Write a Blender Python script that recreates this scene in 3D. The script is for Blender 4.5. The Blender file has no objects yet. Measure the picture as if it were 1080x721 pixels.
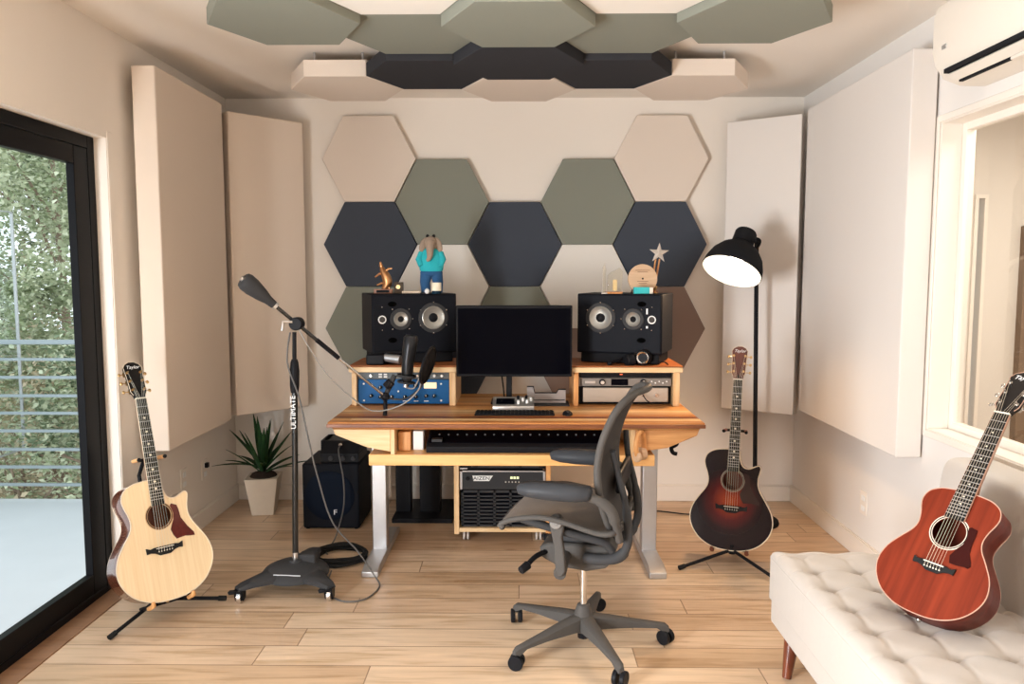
import bpy, bmesh, math, random
from mathutils import Vector, Matrix
from math import sin, cos, pi, radians as R
random.seed(7)
S = bpy.context.scene
COL = S.collection

# ------------------------------------------------------------------ camera
cam_d = bpy.data.cameras.new('camera'); cam = bpy.data.objects.new('camera', cam_d); COL.objects.link(cam)
cam_d.sensor_width = 36; cam_d.lens = 27.0; cam_d.clip_start = .05
PITCH = math.atan(70.5/810); YAW = math.atan(9/810*cos(PITCH))
cam.location = (0, 0, 1.46)
cam.rotation_euler = (pi/2-PITCH, 0, YAW)
S.camera = cam

# ------------------------------------------------------------------ world, lights, exposure
W = bpy.data.worlds.new('world'); S.world = W; W.use_nodes = True
bg = W.node_tree.nodes['Background']
bg.inputs[0].default_value = (.86, .95, 1.0, 1); bg.inputs[1].default_value = 1.75
S.view_settings.view_transform = 'Standard'; S.view_settings.look = 'None'
S.view_settings.gamma = 1; S.view_settings.exposure = 0.08
S.view_settings.use_curve_mapping = False

def area(name, loc, direction, sx, sy, power, color, spread=180, portal=False):
    d = bpy.data.lights.new(name, 'AREA'); d.shape = 'RECTANGLE'; d.size = sx; d.size_y = sy
    d.energy = power; d.color = color; d.spread = R(spread)
    if portal: d.cycles.is_portal = True
    o = bpy.data.objects.new(name, d); COL.objects.link(o); o.location = loc
    o.rotation_euler = Vector(direction).to_track_quat('-Z', 'Y').to_euler()
    return o
area('door_portal', (-2.06, 2.5, 1.02), (1, 0, 0), 2.0, 1.9, 1, (1, 1, 1), portal=True)
area('side_window_fill', (-2.06, .62, .80), (1, .42, .06), 1.1, 1.3, 265, (.95, .975, 1.0))      # added lamp outside the unseen side window, boosts the indoor daylight
area('booth_fill', (2.6, 3.0, 2.35), (0, 0, -1), .9, .9, 42, (1, .95, .88))  # added unseen lamp that brightens the booth behind the glass

# ------------------------------------------------------------------ materials
def newmat(name):
    m = bpy.data.materials.new(name); m.use_nodes = True
    return m, m.node_tree.nodes, m.node_tree.links, m.node_tree.nodes['Principled BSDF']
def pm(name, col, rough=.6, metal=0, noise=0, nscale=40, bump=0, coat=0, sheen=0, spec=None, stretch=(1,1,1)):
    m, N, L, b = newmat(name)
    b.inputs['Base Color'].default_value = (*col, 1); b.inputs['Roughness'].default_value = rough
    b.inputs['Metallic'].default_value = metal; b.inputs['Coat Weight'].default_value = coat
    b.inputs['Sheen Weight'].default_value = sheen
    if spec is None and max(col) < .1: spec = .08
    if spec is not None: b.inputs['Specular IOR Level'].default_value = spec
    tc = N.new('ShaderNodeTexCoord'); mp = N.new('ShaderNodeMapping'); mp.inputs['Scale'].default_value = stretch
    n = N.new('ShaderNodeTexNoise'); n.inputs['Scale'].default_value = nscale; n.inputs['Detail'].default_value = 4
    L.new(tc.outputs['Object'], mp.inputs[0]); L.new(mp.outputs[0], n.inputs['Vector'])
    if noise:
        mx = N.new('ShaderNodeMix'); mx.data_type = 'RGBA'
        mx.inputs['A'].default_value = (*[c*(1-noise) for c in col], 1); mx.inputs['B'].default_value = (*[min(1, c*(1+noise)) for c in col], 1)
        L.new(n.outputs['Fac'], mx.inputs['Factor']); L.new(mx.outputs['Result'], b.inputs['Base Color'])
    if bump:
        bp = N.new('ShaderNodeBump'); bp.inputs['Strength'].default_value = bump; bp.inputs['Distance'].default_value = .002
        L.new(n.outputs['Fac'], bp.inputs['Height']); L.new(bp.outputs[0], b.inputs['Normal'])
    return m
def mth(N, L, op, a, b=None, c=None):
    n = N.new('ShaderNodeMath'); n.operation = op
    for i, v in enumerate((a, b, c)):
        if v is None: continue
        if isinstance(v, (int, float)): n.inputs[i].default_value = v
        else: L.new(v, n.inputs[i])
    return n.outputs[0]
def ramp(N, L, fac, stops):
    r = N.new('ShaderNodeValToRGB'); e = r.color_ramp.elements
    while len(e) > 1: e.remove(e[-1])
    e[0].position = stops[0][0]; e[0].color = (*stops[0][1], 1)
    for p, c in stops[1:]:
        x = e.new(p); x.color = (*c, 1)
    L.new(fac, r.inputs[0]); return r.outputs[0]
def mixc(N, L, fac, a, b, mode='MIX'):
    n = N.new('ShaderNodeMix'); n.data_type = 'RGBA'; n.blend_type = mode
    if isinstance(fac, (int, float)): n.inputs['Factor'].default_value = fac
    else: L.new(fac, n.inputs['Factor'])
    for k, v in (('A', a), ('B', b)):
        if isinstance(v, tuple): n.inputs[k].default_value = (*v, 1)
        else: L.new(v, n.inputs[k])
    return n.outputs['Result']
def planks(name, axis, w, length, stops, rough, grain=.25, gap=.012, knots=True, offs=0., spec=.5):
    """Boards running along X, laid side by side along `axis` (1=Y, 2=Z)."""
    m, N, L, b = newmat(name)
    tc = N.new('ShaderNodeTexCoord'); sp = N.new('ShaderNodeSeparateXYZ'); L.new(tc.outputs['Object'], sp.inputs[0])
    x = sp.outputs[0]
    if axis == 'sum': y = mth(N, L, 'ADD', sp.outputs[1], sp.outputs[2])
    else: y = sp.outputs[axis]
    yr = mth(N, L, 'DIVIDE', mth(N, L, 'ADD', y, 20+offs), w); row = mth(N, L, 'FLOOR', yr); fy = mth(N, L, 'FRACT', yr)
    wn = N.new('ShaderNodeTexWhiteNoise'); wn.noise_dimensions = '1D'; L.new(row, wn.inputs['W'])
    xr = mth(N, L, 'DIVIDE', mth(N, L, 'ADD', mth(N, L, 'ADD', x, 20), mth(N, L, 'MULTIPLY', wn.outputs['Value'], length)), length)
    colm = mth(N, L, 'FLOOR', xr); fx = mth(N, L, 'FRACT', xr)
    cv = N.new('ShaderNodeCombineXYZ'); L.new(row, cv.inputs[0]); L.new(colm, cv.inputs[1])
    w2 = N.new('ShaderNodeTexWhiteNoise'); L.new(cv.outputs[0], w2.inputs['Vector'])
    base = ramp(N, L, w2.outputs['Value'], stops)
    # grain, shifted board by board
    mp = N.new('ShaderNodeMapping'); mp.inputs['Scale'].default_value = (1.3, 14, 14)
    ad = N.new('ShaderNodeVectorMath'); ad.operation = 'ADD'; L.new(tc.outputs['Object'], ad.inputs[0])
    sc = N.new('ShaderNodeVectorMath'); sc.operation = 'SCALE'; sc.inputs['Scale'].default_value = 7; L.new(w2.outputs['Color'], sc.inputs[0])
    L.new(sc.outputs[0], ad.inputs[1]); L.new(ad.outputs[0], mp.inputs[0])
    n = N.new('ShaderNodeTexNoise'); n.inputs['Scale'].default_value = 2.2; n.inputs['Detail'].default_value = 7; n.inputs['Distortion'].default_value = .6
    L.new(mp.outputs[0], n.inputs['Vector'])
    g = ramp(N, L, n.outputs['Fac'], [(.3, (1-grain*1.25,)*1+(1-grain*1.55, 1-grain*2)), (.5, (.93, .91, .88)), (.72, (1.06, 1.04, 1.0))])
    c = mixc(N, L, 1.0, base, g, 'MULTIPLY')
    if knots:
        mp2 = N.new('ShaderNodeMapping'); mp2.inputs['Scale'].default_value = (1.9, 4.4, 4)
        L.new(ad.outputs[0], mp2.inputs[0])
        v = N.new('ShaderNodeTexVoronoi'); v.inputs['Scale'].default_value = 1.1; L.new(mp2.outputs[0], v.inputs['Vector'])
        k = ramp(N, L, v.outputs['Distance'], [(0, (.38, .27, .18)), (.035, (.55, .42, .32)), (.10, (1, 1, 1))])
        c = mixc(N, L, .8, c, k, 'MULTIPLY')
    e1 = mth(N, L, 'LESS_THAN', mth(N, L, 'MINIMUM', fy, mth(N, L, 'SUBTRACT', 1.0, fy)), gap)
    e2 = mth(N, L, 'LESS_THAN', mth(N, L, 'MINIMUM', fx, mth(N, L, 'SUBTRACT', 1.0, fx)), gap*w/length)
    e = mth(N, L, 'MAXIMUM', e1, e2)
    c = mixc(N, L, mth(N, L, 'MULTIPLY', e, .75), c, (.16, .09, .05))
    L.new(c, b.inputs['Base Color']); b.inputs['Roughness'].default_value = rough
    b.inputs['Specular IOR Level'].default_value = spec
    rr = mth(N, L, 'MULTIPLY_ADD', n.outputs['Fac'], .22, rough-.1); L.new(rr, b.inputs['Roughness'])
    bp = N.new('ShaderNodeBump'); bp.inputs['Strength'].default_value = .15; bp.inputs['Distance'].default_value = .002
    L.new(mth(N, L, 'SUBTRACT', n.outputs['Fac'], e), bp.inputs['Height']); L.new(bp.outputs[0], b.inputs['Normal'])
    return m
def woodgrain(name, c1, c2, rough=.4, axis=2, scale=5, coat=0, squeeze=12, spec=.4):
    m, N, L, b = newmat(name)
    tc = N.new('ShaderNodeTexCoord'); mp = N.new('ShaderNodeMapping')
    s = [squeeze]*3; s[axis] = 1; mp.inputs['Scale'].default_value = s
    L.new(tc.outputs['Object'], mp.inputs[0])
    n = N.new('ShaderNodeTexNoise'); n.inputs['Scale'].default_value = scale; n.inputs['Detail'].default_value = 6; n.inputs['Distortion'].default_value = .4
    L.new(mp.outputs[0], n.inputs['Vector'])
    L.new(ramp(N, L, n.outputs['Fac'], [(.3, c1), (.7, c2)]), b.inputs['Base Color'])
    b.inputs['Roughness'].default_value = rough; b.inputs['Coat Weight'].default_value = coat; b.inputs['Specular IOR Level'].default_value = spec
    return m
def emis(name, col, s):
    m, N, L, b = newmat(name)
    b.inputs['Base Color'].default_value = (*col, 1)
    b.inputs['Emission Color'].default_value = (*col, 1); b.inputs['Emission Strength'].default_value = s; return m
def glassmat(name, tint=(1, 1, 1), rough=0., ior=1.45, boost=1.):
    m, N, L, b = newmat(name); N.remove(b)
    out = N['Material Output']; t = N.new('ShaderNodeBsdfTransparent'); t.inputs[0].default_value = (*tint, 1)
    g = N.new('ShaderNodeBsdfGlossy'); g.inputs['Roughness'].default_value = rough
    f = N.new('ShaderNodeFresnel'); f.inputs['IOR'].default_value = ior; mx = N.new('ShaderNodeMixShader')
    ge = N.new('ShaderNodeNewGeometry'); front = mth(N, L, 'SUBTRACT', 1.0, ge.outputs['Backfacing'])
    L.new(mth(N, L, 'MULTIPLY', mth(N, L, 'MULTIPLY', f.outputs[0], boost), front), mx.inputs[0])
    L.new(t.outputs[0], mx.inputs[1]); L.new(g.outputs[0], mx.inputs[2]); L.new(mx.outputs[0], out.inputs[0]); return m

M_wall = pm('wall_paint', (.82, .75, .672), .75, noise=.015, nscale=3, bump=.06)
M_wall_lit = pm('wall_paint_daylit', (.76, .72, .68), .75, noise=.015, nscale=3, bump=.06)  # wall paint whitened in its colour for the cool daylight on this side
M_ceil = pm('ceiling_paint', (.83, .76, .68), .8, noise=.01, nscale=3)
M_trim = pm('trim_paint', (.82, .75, .67), .45, noise=.01)
M_floor = planks('oak_floor', 1, .152, 1.45, [(0, (.52, .355, .225)), (.25, (.64, .465, .315)), (.5, (.72, .555, .40)), (.75, (.66, .485, .34)), (1, (.57, .395, .26))], .32, grain=.24, gap=.015, offs=.04)
M_thresh = planks('oak_threshold', 1, 3.0, 6, [(0, (.28, .15, .08)), (1, (.28, .15, .08))], .4, knots=False)
M_desk = planks('striped_desk_wood', 'sum', .058, 3.1, [(0, (.24, .07, .025)), (.2, (.58, .25, .08)), (.45, (.74, .40, .15)), (.6, (.40, .14, .045)), (.8, (.86, .60, .32)), (1, (.62, .28, .09))], .42, grain=.25, gap=.004, knots=False, offs=.021, spec=.22)
M_hutchtop = planks('hutch_top_wood', 'sum', .06, 2.0, [(0, (.36, .115, .04)), (.5, (.46, .165, .06)), (1, (.30, .085, .03))], .45, grain=.2, gap=.003, knots=False, spec=.12)
M_pine = woodgrain('pale_wood', (.68, .44, .21), (.86, .64, .38), .42, axis=0, scale=3)
M_pinez = woodgrain('pale_wood_upright', (.66, .40, .18), (.86, .62, .36), .42, axis=2, scale=3)
M_orange = woodgrain('orange_wood', (.55, .22, .07), (.80, .42, .16), .4, axis=2, scale=4)
M_shelf = woodgrain('shelf_wood', (.70, .36, .12), (.86, .52, .22), .4, axis=0, scale=3)
M_black = pm('black_plastic', (.012, .012, .014), .42, noise=.2)
M_blackm = pm('black_matte', (.014, .014, .016), .75, noise=.2, bump=.2, nscale=300)
M_gloss = pm('black_screen', (.002, .002, .004), .15, spec=.03)
M_dark = pm('dark_grey_plastic', (.045, .045, .047), .5, noise=.1, bump=.15, nscale=250)
M_speaker = pm('speaker_black', (.009, .010, .014), .55, noise=.15, bump=.25, nscale=200)
M_grey = pm('graphite_plastic', (.078, .072, .067), .5, noise=.08, bump=.15, nscale=250)
M_mesh = pm('chair_mesh', (.19, .165, .148), .85, noise=.2, nscale=500, bump=.8)
M_steel = pm('silver_paint', (.50, .50, .51), .38, metal=.75, noise=.04)
M_chrome = pm('chrome', (.75, .75, .76), .15, metal=1)
M_alu = pm('brushed_aluminium', (.62, .60, .58), .35, metal=.9, noise=.06, stretch=(1, 30, 30))
M_cone = pm('speaker_cone', (.36, .35, .32), .36, metal=.55, noise=.1)
M_white = pm('white_plastic', (.85, .85, .83), .4, noise=.01)
M_hexb = pm('beige_fabric', (.73, .63, .54), .95, noise=.03, nscale=300, bump=.3)
M_hexw = pm('cream_fabric', (.80, .755, .69), .95, noise=.03, nscale=300, bump=.3)
M_hexg = pm('sage_fabric', (.225, .232, .190), .95, noise=.06, nscale=300, bump=.3)
M_hexn = pm('navy_fabric', (.062, .071, .090), .95, noise=.08, nscale=300, bump=.3)
M_hexc = pm('charcoal_fabric', (.040, .040, .045), .95, noise=.08, nscale=300, bump=.3)
M_hex_warm = pm('warm_lit_fabric', (.24, .17, .14), .95, noise=.05, nscale=300, bump=.3)  # sage and navy panels with the warm light put into their colour
M_bass = pm('bass_trap_fabric', (.71, .60, .50), .95, noise=.02, nscale=350, bump=.25)
M_bass_lit = pm('bass_trap_fabric_daylit', (.73, .68, .635), .95, noise=.02, nscale=350, bump=.25)  # trap fabric with the cooler daylight tint mixed into its colour
M_velvet = pm('cream_velvet', (.47, .42, .375), .85, noise=.03, nscale=60, bump=.15, sheen=.35)
M_leg = woodgrain('walnut_leg', (.10, .022, .010), (.20, .055, .022), .3, axis=2, coat=.4)
M_frame = pm('black_aluminium', (.006, .006, .007), .35)
M_glass = glassmat('door_glass', (.93, .96, .95), ior=1.45)
M_bglass = glassmat('booth_glass', (.93, .93, .91), ior=1.5, boost=1.0)
M_cglass = glassmat('clear_award_glass', (.93, .92, .88), ior=1.6, boost=1.5)
M_rubber = pm('rubber', (.02, .02, .02), .7)
M_brass = pm('brass', (.65, .42, .18), .3, metal=1)
M_bronze = pm('bronze', (.55, .27, .12), .32, metal=.9, noise=.4, nscale=60)
M_cork = pm('cork_end', (.80, .42, .17), .6)
M_teal = pm('teal_knit', (.02, .42, .48), .9, noise=.12, nscale=200, bump=.5)
M_denim = pm('denim', (.02, .09, .22), .9, noise=.2, nscale=200, bump=.3)
M_eleph = pm('taupe_plush', (.33, .25, .19), .95, noise=.15, nscale=150, bump=.6)
M_blue = pm('blue_faceplate', (.004, .095, .28), .45, noise=.05, spec=.2)
M_pot = pm('stone_pot', (.52, .43, .33), .75, noise=.06, nscale=30)
M_leaf = pm('yucca_leaf', (.022, .060, .022), .45, noise=.4, nscale=20)
M_soil = pm('soil', (.03, .02, .015), .95, noise=.5)
M_bulb = emis('lamp_bulb', (1, .86, .66), 22)
M_shadein = pm('lamp_inner_white', (.92, .90, .86), .5)
M_cream_led = emis('meter_window', (.95, .75, .45), .55)
M_text = pm('white_print', (.85, .85, .85), .5)
M_darkt = pm('dark_print', (.02, .02, .02), .5)
M_bone = pm('bone', (.85, .80, .68), .4)
M_string = pm('string_wire', (.72, .66, .55), .3, metal=.9)
M_tray = pm('grey_acrylic', (.40, .35, .33), .35, noise=.02)
M_taupebox = pm('champagne_metal', (.50, .43, .36), .45, metal=.4, noise=.03, stretch=(1, 20, 20), nscale=30)
M_disc = woodgrain('disc_wood', (.56, .36, .22), (.68, .47, .31), .5, axis=0)
M_dteal = pm('teal_box', (.03, .50, .52), .5)
M_frost = pm('ac_white', (.74, .68, .60), .4, noise=.01)
M_deckout = pm('grey_deck_boards', (.50, .53, .55), .75, noise=.05, nscale=4)
M_rail = pm('railing_metal', (.33, .38, .40), .45, metal=.5)
M_ground = pm('leaf_litter', (.20, .16, .09), .95, noise=.6, nscale=5)
M_bark = pm('bark', (.24, .18, .13), .95, noise=.4, nscale=12, bump=.6)
LEAVES = [pm('leaf_%s' % n, c, .55, noise=.35, nscale=2.0) for n, c in
          (('pale', (.56, .60, .42)), ('mid', (.33, .39, .23)), ('deep', (.16, .21, .12)), ('dry', (.55, .46, .31)))]

# ------------------------------------------------------------------ mesh builder and scene helpers
WM = {}          # object -> world matrix
class MB:
    def __init__(s): s.v = []; s.f = []; s.m = []
    def add(s, vs, fs, T=None, mi=0):
        k = len(s.v)
        s.v += [T @ Vector(p) if T is not None else Vector(p) for p in vs]
        s.f += [tuple(i+k for i in f) for f in fs]; s.m += [mi]*len(fs); return s
    def box(s, x0, x1, y0, y1, z0, z1, T=None, mi=0):
        return s.add([(x, y, z) for x in (x0, x1) for y in (y0, y1) for z in (z0, z1)],
                     [(0, 1, 3, 2), (4, 6, 7, 5), (0, 4, 5, 1), (2, 3, 7, 6), (0, 2, 6, 4), (1, 5, 7, 3)], T, mi)
    def ring(s, x0, x1, y0, y1, z0, z1, wl, wr, wb, wt):
        return s.box(x0, x1, y0, y0+wl, z0, z1).box(x0, x1, y1-wr, y1, z0, z1).box(x0, x1, y0+wl, y1-wr, z0, z0+wb).box(x0, x1, y0+wl, y1-wr, z1-wt, z1)
    def tube(s, pts, r, n=8, T=None, cap=True, mi=0, flat=1.):
        pts = [Vector(p) for p in pts]; rs = r if isinstance(r, (list, tuple)) else [r]*len(pts)
        vs = []; fs = []; up = None
        for i, p in enumerate(pts):
            d = (pts[min(i+1, len(pts)-1)]-pts[max(i-1, 0)]).normalized()
            if up is None: up = Vector((0, 0, 1)) if abs(d.z) < .9 else Vector((0, 1, 0))
            a = d.cross(up).normalized(); up = a.cross(d).normalized()
            for k in range(n):
                t = 2*pi*k/n; vs.append(p+(a*cos(t)*flat+up*sin(t))*rs[i])
        for i in range(len(pts)-1):
            for k in range(n):
                fs.append((i*n+k, i*n+(k+1) % n, (i+1)*n+(k+1) % n, (i+1)*n+k))
        if cap: fs.append(tuple(range(n))); fs.append(tuple(reversed(range((len(pts)-1)*n, len(pts)*n))))
        return s.add(vs, fs, T, mi)
    def cyl(s, p0, p1, r0, r1=None, n=20, T=None, mi=0):
        return s.tube([p0, p1], [r0, r0 if r1 is None else r1], n, T, mi=mi)
    def lathe(s, prof, n=32, T=None, mi=0, cap=True):
        """profile of (r, z) turned round Z"""
        vs = [(r*cos(2*pi*k/n), r*sin(2*pi*k/n), z) for r, z in prof for k in range(n)]
        fs = [(i*n+k, i*n+(k+1) % n, (i+1)*n+(k+1) % n, (i+1)*n+k) for i in range(len(prof)-1) for k in range(n)]
        if cap:
            if prof[0][0] > 1e-5: fs.append(tuple(reversed(range(n))))
            if prof[-1][0] > 1e-5: fs.append(tuple(range((len(prof)-1)*n, len(prof)*n)))
        return s.add(vs, fs, T, mi)
    def prism(s, pts, d0, d1, T=None, mi=0, plane='xz'):
        """2-D outline pushed between d0 and d1 along the third axis"""
        f = {'xz': lambda a, b, d: (a, d, b), 'xy': lambda a, b, d: (a, b, d), 'yz': lambda a, b, d: (d, a, b)}[plane]
        n = len(pts); vs = [f(a, b, d0) for a, b in pts]+[f(a, b, d1) for a, b in pts]
        fs = [tuple(range(n)), tuple(reversed(range(n, 2*n)))]+[(i, i+n, (i+1) % n+n, (i+1) % n) for i in range(n)]
        return s.add(vs, fs, T, mi)
    def ball(s, c, r, n=16, sc=(1, 1, 1), T=None, mi=0):
        k = n//2; prof = [(max(r*sin(pi*i/k), 0), -r*cos(pi*i/k)) for i in range(k+1)]
        Q = Matrix.Translation(c) @ Matrix.Diagonal((*sc, 1))
        return s.lathe(prof, n, T @ Q if T is not None else Q, mi, cap=False)
    def grid(s, P, T=None, mi=0):
        nu, nv = len(P), len(P[0])
        return s.add([p for row in P for p in row],
                     [(i*nv+j, (i+1)*nv+j, (i+1)*nv+j+1, i*nv+j+1) for i in range(nu-1) for j in range(nv-1)], T, mi)
    def build(s, name, mat, parent=None, world=False, loc=None, bevel=0, smooth=40, solid=0, subsurf=0, bseg=2):
        me = bpy.data.meshes.new(name)
        T = None
        if parent is not None and world: T = WM[parent].inverted()
        elif parent is None and loc is not None: T = Matrix.Translation(-Vector(loc))
        vs = [T @ v for v in s.v] if T is not None else s.v
        me.from_pydata([tuple(v) for v in vs], [], s.f)
        mats = mat if isinstance(mat, (list, tuple)) else [mat]
        for m in mats: me.materials.append(m)
        bm = bmesh.new(); bm.from_mesh(me)
        for f, mi in zip(bm.faces, s.m): f.material_index = mi
        if not bevel: bmesh.ops.remove_doubles(bm, verts=bm.verts, dist=1e-6)
        bmesh.ops.recalc_face_normals(bm, faces=bm.faces); bm.to_mesh(me); bm.free()
        me.shade_smooth(); me.set_sharp_from_angle(angle=R(smooth))
        o = bpy.data.objects.new(name, me); COL.objects.link(o)
        if solid:
            md = o.modifiers.new('s', 'SOLIDIFY'); md.thickness = solid; md.offset = 0
        if bevel:
            md = o.modifiers.new('b', 'BEVEL'); md.width = bevel; md.segments = bseg; md.limit_method = 'ANGLE'; md.angle_limit = R(35)
            md.harden_normals = False
        if subsurf:
            md = o.modifiers.new('ss', 'SUBSURF'); md.levels = md.render_levels = subsurf
        if parent is not None: o.parent = parent; WM[o] = WM[parent]
        else:
            if loc is not None: o.location = loc
            WM[o] = Matrix.Translation(loc or (0, 0, 0))
        return o
def thing(name, label, cat, loc=(0, 0, 0), rot=None, group=None):
    o = bpy.data.objects.new(name, None); COL.objects.link(o); o.empty_display_size = .05
    Mx = Matrix.Translation(loc) @ (rot.to_4x4() if rot is not None else Matrix.Identity(4))
    o.matrix_world = Mx; WM[o] = Mx
    o['label'] = label; o['category'] = cat
    if group: o['group'] = group
    return o
def tag(o, label, cat, group=None, kind=None):
    o['label'] = label; o['category'] = cat
    if group: o['group'] = group
    if kind: o['kind'] = kind
    return o
def struct(name, mb, mat, **k):
    o = mb.build(name, mat, **k)
    if o.parent is None: o['kind'] = 'structure'
    return o
def copy_tree(o, parent=None):
    c = o.copy(); COL.objects.link(c)
    if parent is not None: c.parent = parent; WM[c] = WM[parent]
    else: WM[c] = WM[o]
    for ch in [x for x in bpy.data.objects if x.parent == o]: copy_tree(ch, c)
    return c
def place(o, Mx): o.matrix_world = Mx; WM[o] = Mx
def text(name, body, size, Ml, mat, parent, extrude=.0006, align='CENTER', shear=0, sx=1.):
    cu = bpy.data.curves.new(name, 'FONT'); cu.body = body; cu.size = size; cu.extrude = extrude; cu.align_x = align; cu.align_y = 'CENTER'; cu.shear = shear
    cu.materials.append(mat); o = bpy.data.objects.new(name, cu); COL.objects.link(o)
    bpy.context.view_layer.update()
    me = bpy.data.meshes.new_from_object(o.evaluated_get(bpy.context.evaluated_depsgraph_get())); bpy.data.objects.remove(o)
    if not me.materials: me.materials.append(mat)
    me.transform(Ml @ Matrix.Diagonal((sx, 1, 1, 1)))
    o = bpy.data.objects.new(name, me); COL.objects.link(o); o.parent = parent; WM[o] = WM[parent]; return o
def T_(x, y, z): return Matrix.Translation((x, y, z))
def Rm(a, ax): return Matrix.Rotation(R(a), 4, ax)
def spline(pts, k=6):
    pts = [Vector(p) for p in pts]; out = []
    for i in range(len(pts)-1):
        p0 = pts[max(i-1, 0)]; p1 = pts[i]; p2 = pts[i+1]; p3 = pts[min(i+2, len(pts)-1)]
        for j in range(k):
            t = j/k
            out.append(.5*((2*p1)+(p2-p0)*t+(2*p0-5*p1+4*p2-p3)*t*t+(3*p1-p0-3*p2+p3)*t**3))
    out.append(pts[-1]); return out
def cable(name, pts, r, mat, label, cat='cable', k=8, group=None):
    p = spline(pts, k); return tag(MB().tube(p, r, 8).build(name, mat, loc=tuple(p[0]), smooth=80), label, cat, group)
def axis_T(o, d):
    """matrix taking local +Z to direction d at origin o"""
    q = Vector(d).normalized().to_track_quat('Z', 'Y'); return Matrix.Translation(o) @ q.to_matrix().to_4x4()

# ------------------------------------------------------------------ room
XL, XR, YB, YF, H = -1.85, 1.76, 4.90, -1.6, 2.56
struct('floor', MB().box(XL-.14, XR, YF, YB, -.12, 0), M_floor)
struct('ceiling', MB().box(XL-.2, XR+.2, YF-.1, YB+.15, H, H+.1), M_ceil)
struct('wall_back', MB().box(XL-.2, XR+.2, YB, YB+.15, -.12, H), M_wall)
wl = MB().box(XL-.16, XL, 3.47, YB, -.12, H).box(XL-.16, XL, YF, 3.47, 2.07, H).box(XL-.16, XL, 1.25, 1.5, -.12, 2.07).box(XL-.16, XL, YF, -.40, -.12, 2.07)
struct('wall_left', wl, M_wall)
wr = MB().box(XR, XR+.14, 3.31, YB, -.12, H).box(XR, XR+.14, YF, 3.31, 2.10, H).box(XR, XR+.14, YF, 3.31, -.12, .79).box(XR, XR+.14, YF, 1.9, .79, 2.10)
struct('wall_right', wr, M_wall_lit)
wf = MB().box(XL-.16, XR+.14, YF-.12, YF, -.12, H)
struct('wall_front', wf, M_wall)
struct('baseboard_left', MB().box(XL, XL+.014, 3.50, YB, 0, .10).box(XL, XL+.010, 3.50, YB, .10, .108), M_trim, bevel=.003)
struct('baseboard_back', MB().box(XL+.014, XR-.014, YB-.014, YB, 0, .10).box(XL+.014, XR-.014, YB-.010, YB, .10, .108), M_trim, bevel=.003)
struct('baseboard_right', MB().box(XR-.014, XR, YF, YB, 0, .10).box(XR-.010, XR, YF, YB, .10, .108), M_trim, bevel=.003)
struct('trim_1', MB().box(XL-.055, XL+.045, 1.5, 3.475, -.01, .005), M_thresh, bevel=.001)          # wood strip in front of the sliding door
struct('trim_2', MB().box(XL-.012, XL+.004, 3.475, 3.515, 0, 2.10), M_trim, bevel=.003)      # bead beside the door

def glazed(name, y0, y1, zt, mull, first=True):
    """black framed sliding glass door in the left wall, between y0 and y1"""
    x0, x1 = XL-.13, XL-.055
    fr = MB().ring(x0, x1, y0, y1, 0, zt, .055, .055, .035, .055)
    d = fr.build(name, M_frame, loc=(x1, (y0+y1)/2, 0), bevel=.003); d['kind'] = 'structure'
    W0 = WM[d]
    def sash(a, b, xo, nm):
        s = MB(); xa, xb = xo-.018, xo+.018; w = .105
        s.ring(xa, xb, a, b-.0005, .036, zt-.056, w, w, .089, .079)
        so = s.build(nm, M_frame, d, world=True, bevel=.003)
        # bright aluminium glazing bead round the pane
        e = MB(); a2, b2 = a+w, b-w; z0, z1 = .125, zt-.135; q = .010
        e.box(xb-.026, xb-.004, a2, b2, z0, z0+q).box(xb-.026, xb-.004, a2, b2, z1-q, z1).box(xb-.026, xb-.004, a2, a2+q, z0, z1).box(xb-.026, xb-.004, b2-q, b2, z0, z1)
        e.build('glazing_bead', M_steel, so)
        MB().box(xo-.004, xo+.002, a2-.002, b2+.002, z0-.002, z1+.002).build('pane', M_glass, so)
    sash(mull, y1-.055, x1-.02, 'sliding_sash'); sash(y0+.055, mull+.09, x0+.02, 'fixed_sash')
    return d
glazed('door_1', 1.5, 3.47, 2.07, 1.9)
glazed('window_2', -.40, 1.25, 2.07, .4)  # opening out of view, placed and sized to shape the side light
# window_1: fixed glass between this room and a booth
w1 = MB()
w1.ring(XR+.09, XR+.13, 1.9, 3.3095, .7905, 2.0995, .04, .04, .04, .04)
w1.ring(XR+.001, XR+.09, 1.9, 3.3095, .7905, 2.0995, .012, .012, .010, .010)
w1.ring(XR-.006, XR+.001, 1.87, 3.335, .765, 2.125, .03, .03, .03, .03)
o1 = struct('window_1', w1, M_trim, bevel=.003)
MB().box(XR+.105, XR+.111, 1.94, 3.27, .83, 2.06).build('pane', M_bglass, o1, world=True)
# the booth beyond it
bx0, bx1, by0, by1 = XR+.14, 3.4, 1.4, 4.5
M_booth = pm('booth_paint', (.72, .66, .60), .8, noise=.01)
struct('wall_booth', MB().box(bx1, bx1+.1, by0, by1, 0, 2.5).box(bx0, bx1, by0-.1, by0, 0, 2.5)
       .box(bx0, 2.63, by1, by1+.1, 0, 2.5).box(2.665, bx1, by1, by1+.1, 0, 2.5).box(2.63, 2.665, by1, by1+.1, 1.90, 2.5).box(2.63, 2.665, by1, by1+.1, 0, .40), M_booth)
struct('floor_booth', MB().box(bx0, bx1+.1, by0-.1, by1+.1, -.1, 0), M_floor)
struct('ceiling_booth', MB().box(bx0, bx1+.1, by0-.1, by1+.1, 2.5, 2.56), M_booth)
struct('trim_3', MB().box(2.61, 2.63, by1-.012, by1, .4, 1.90).box(2.665, 2.685, by1-.012, by1, .4, 1.90).box(2.61, 2.685, by1-.012, by1, 1.9005, 1.92), M_trim)
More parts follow.
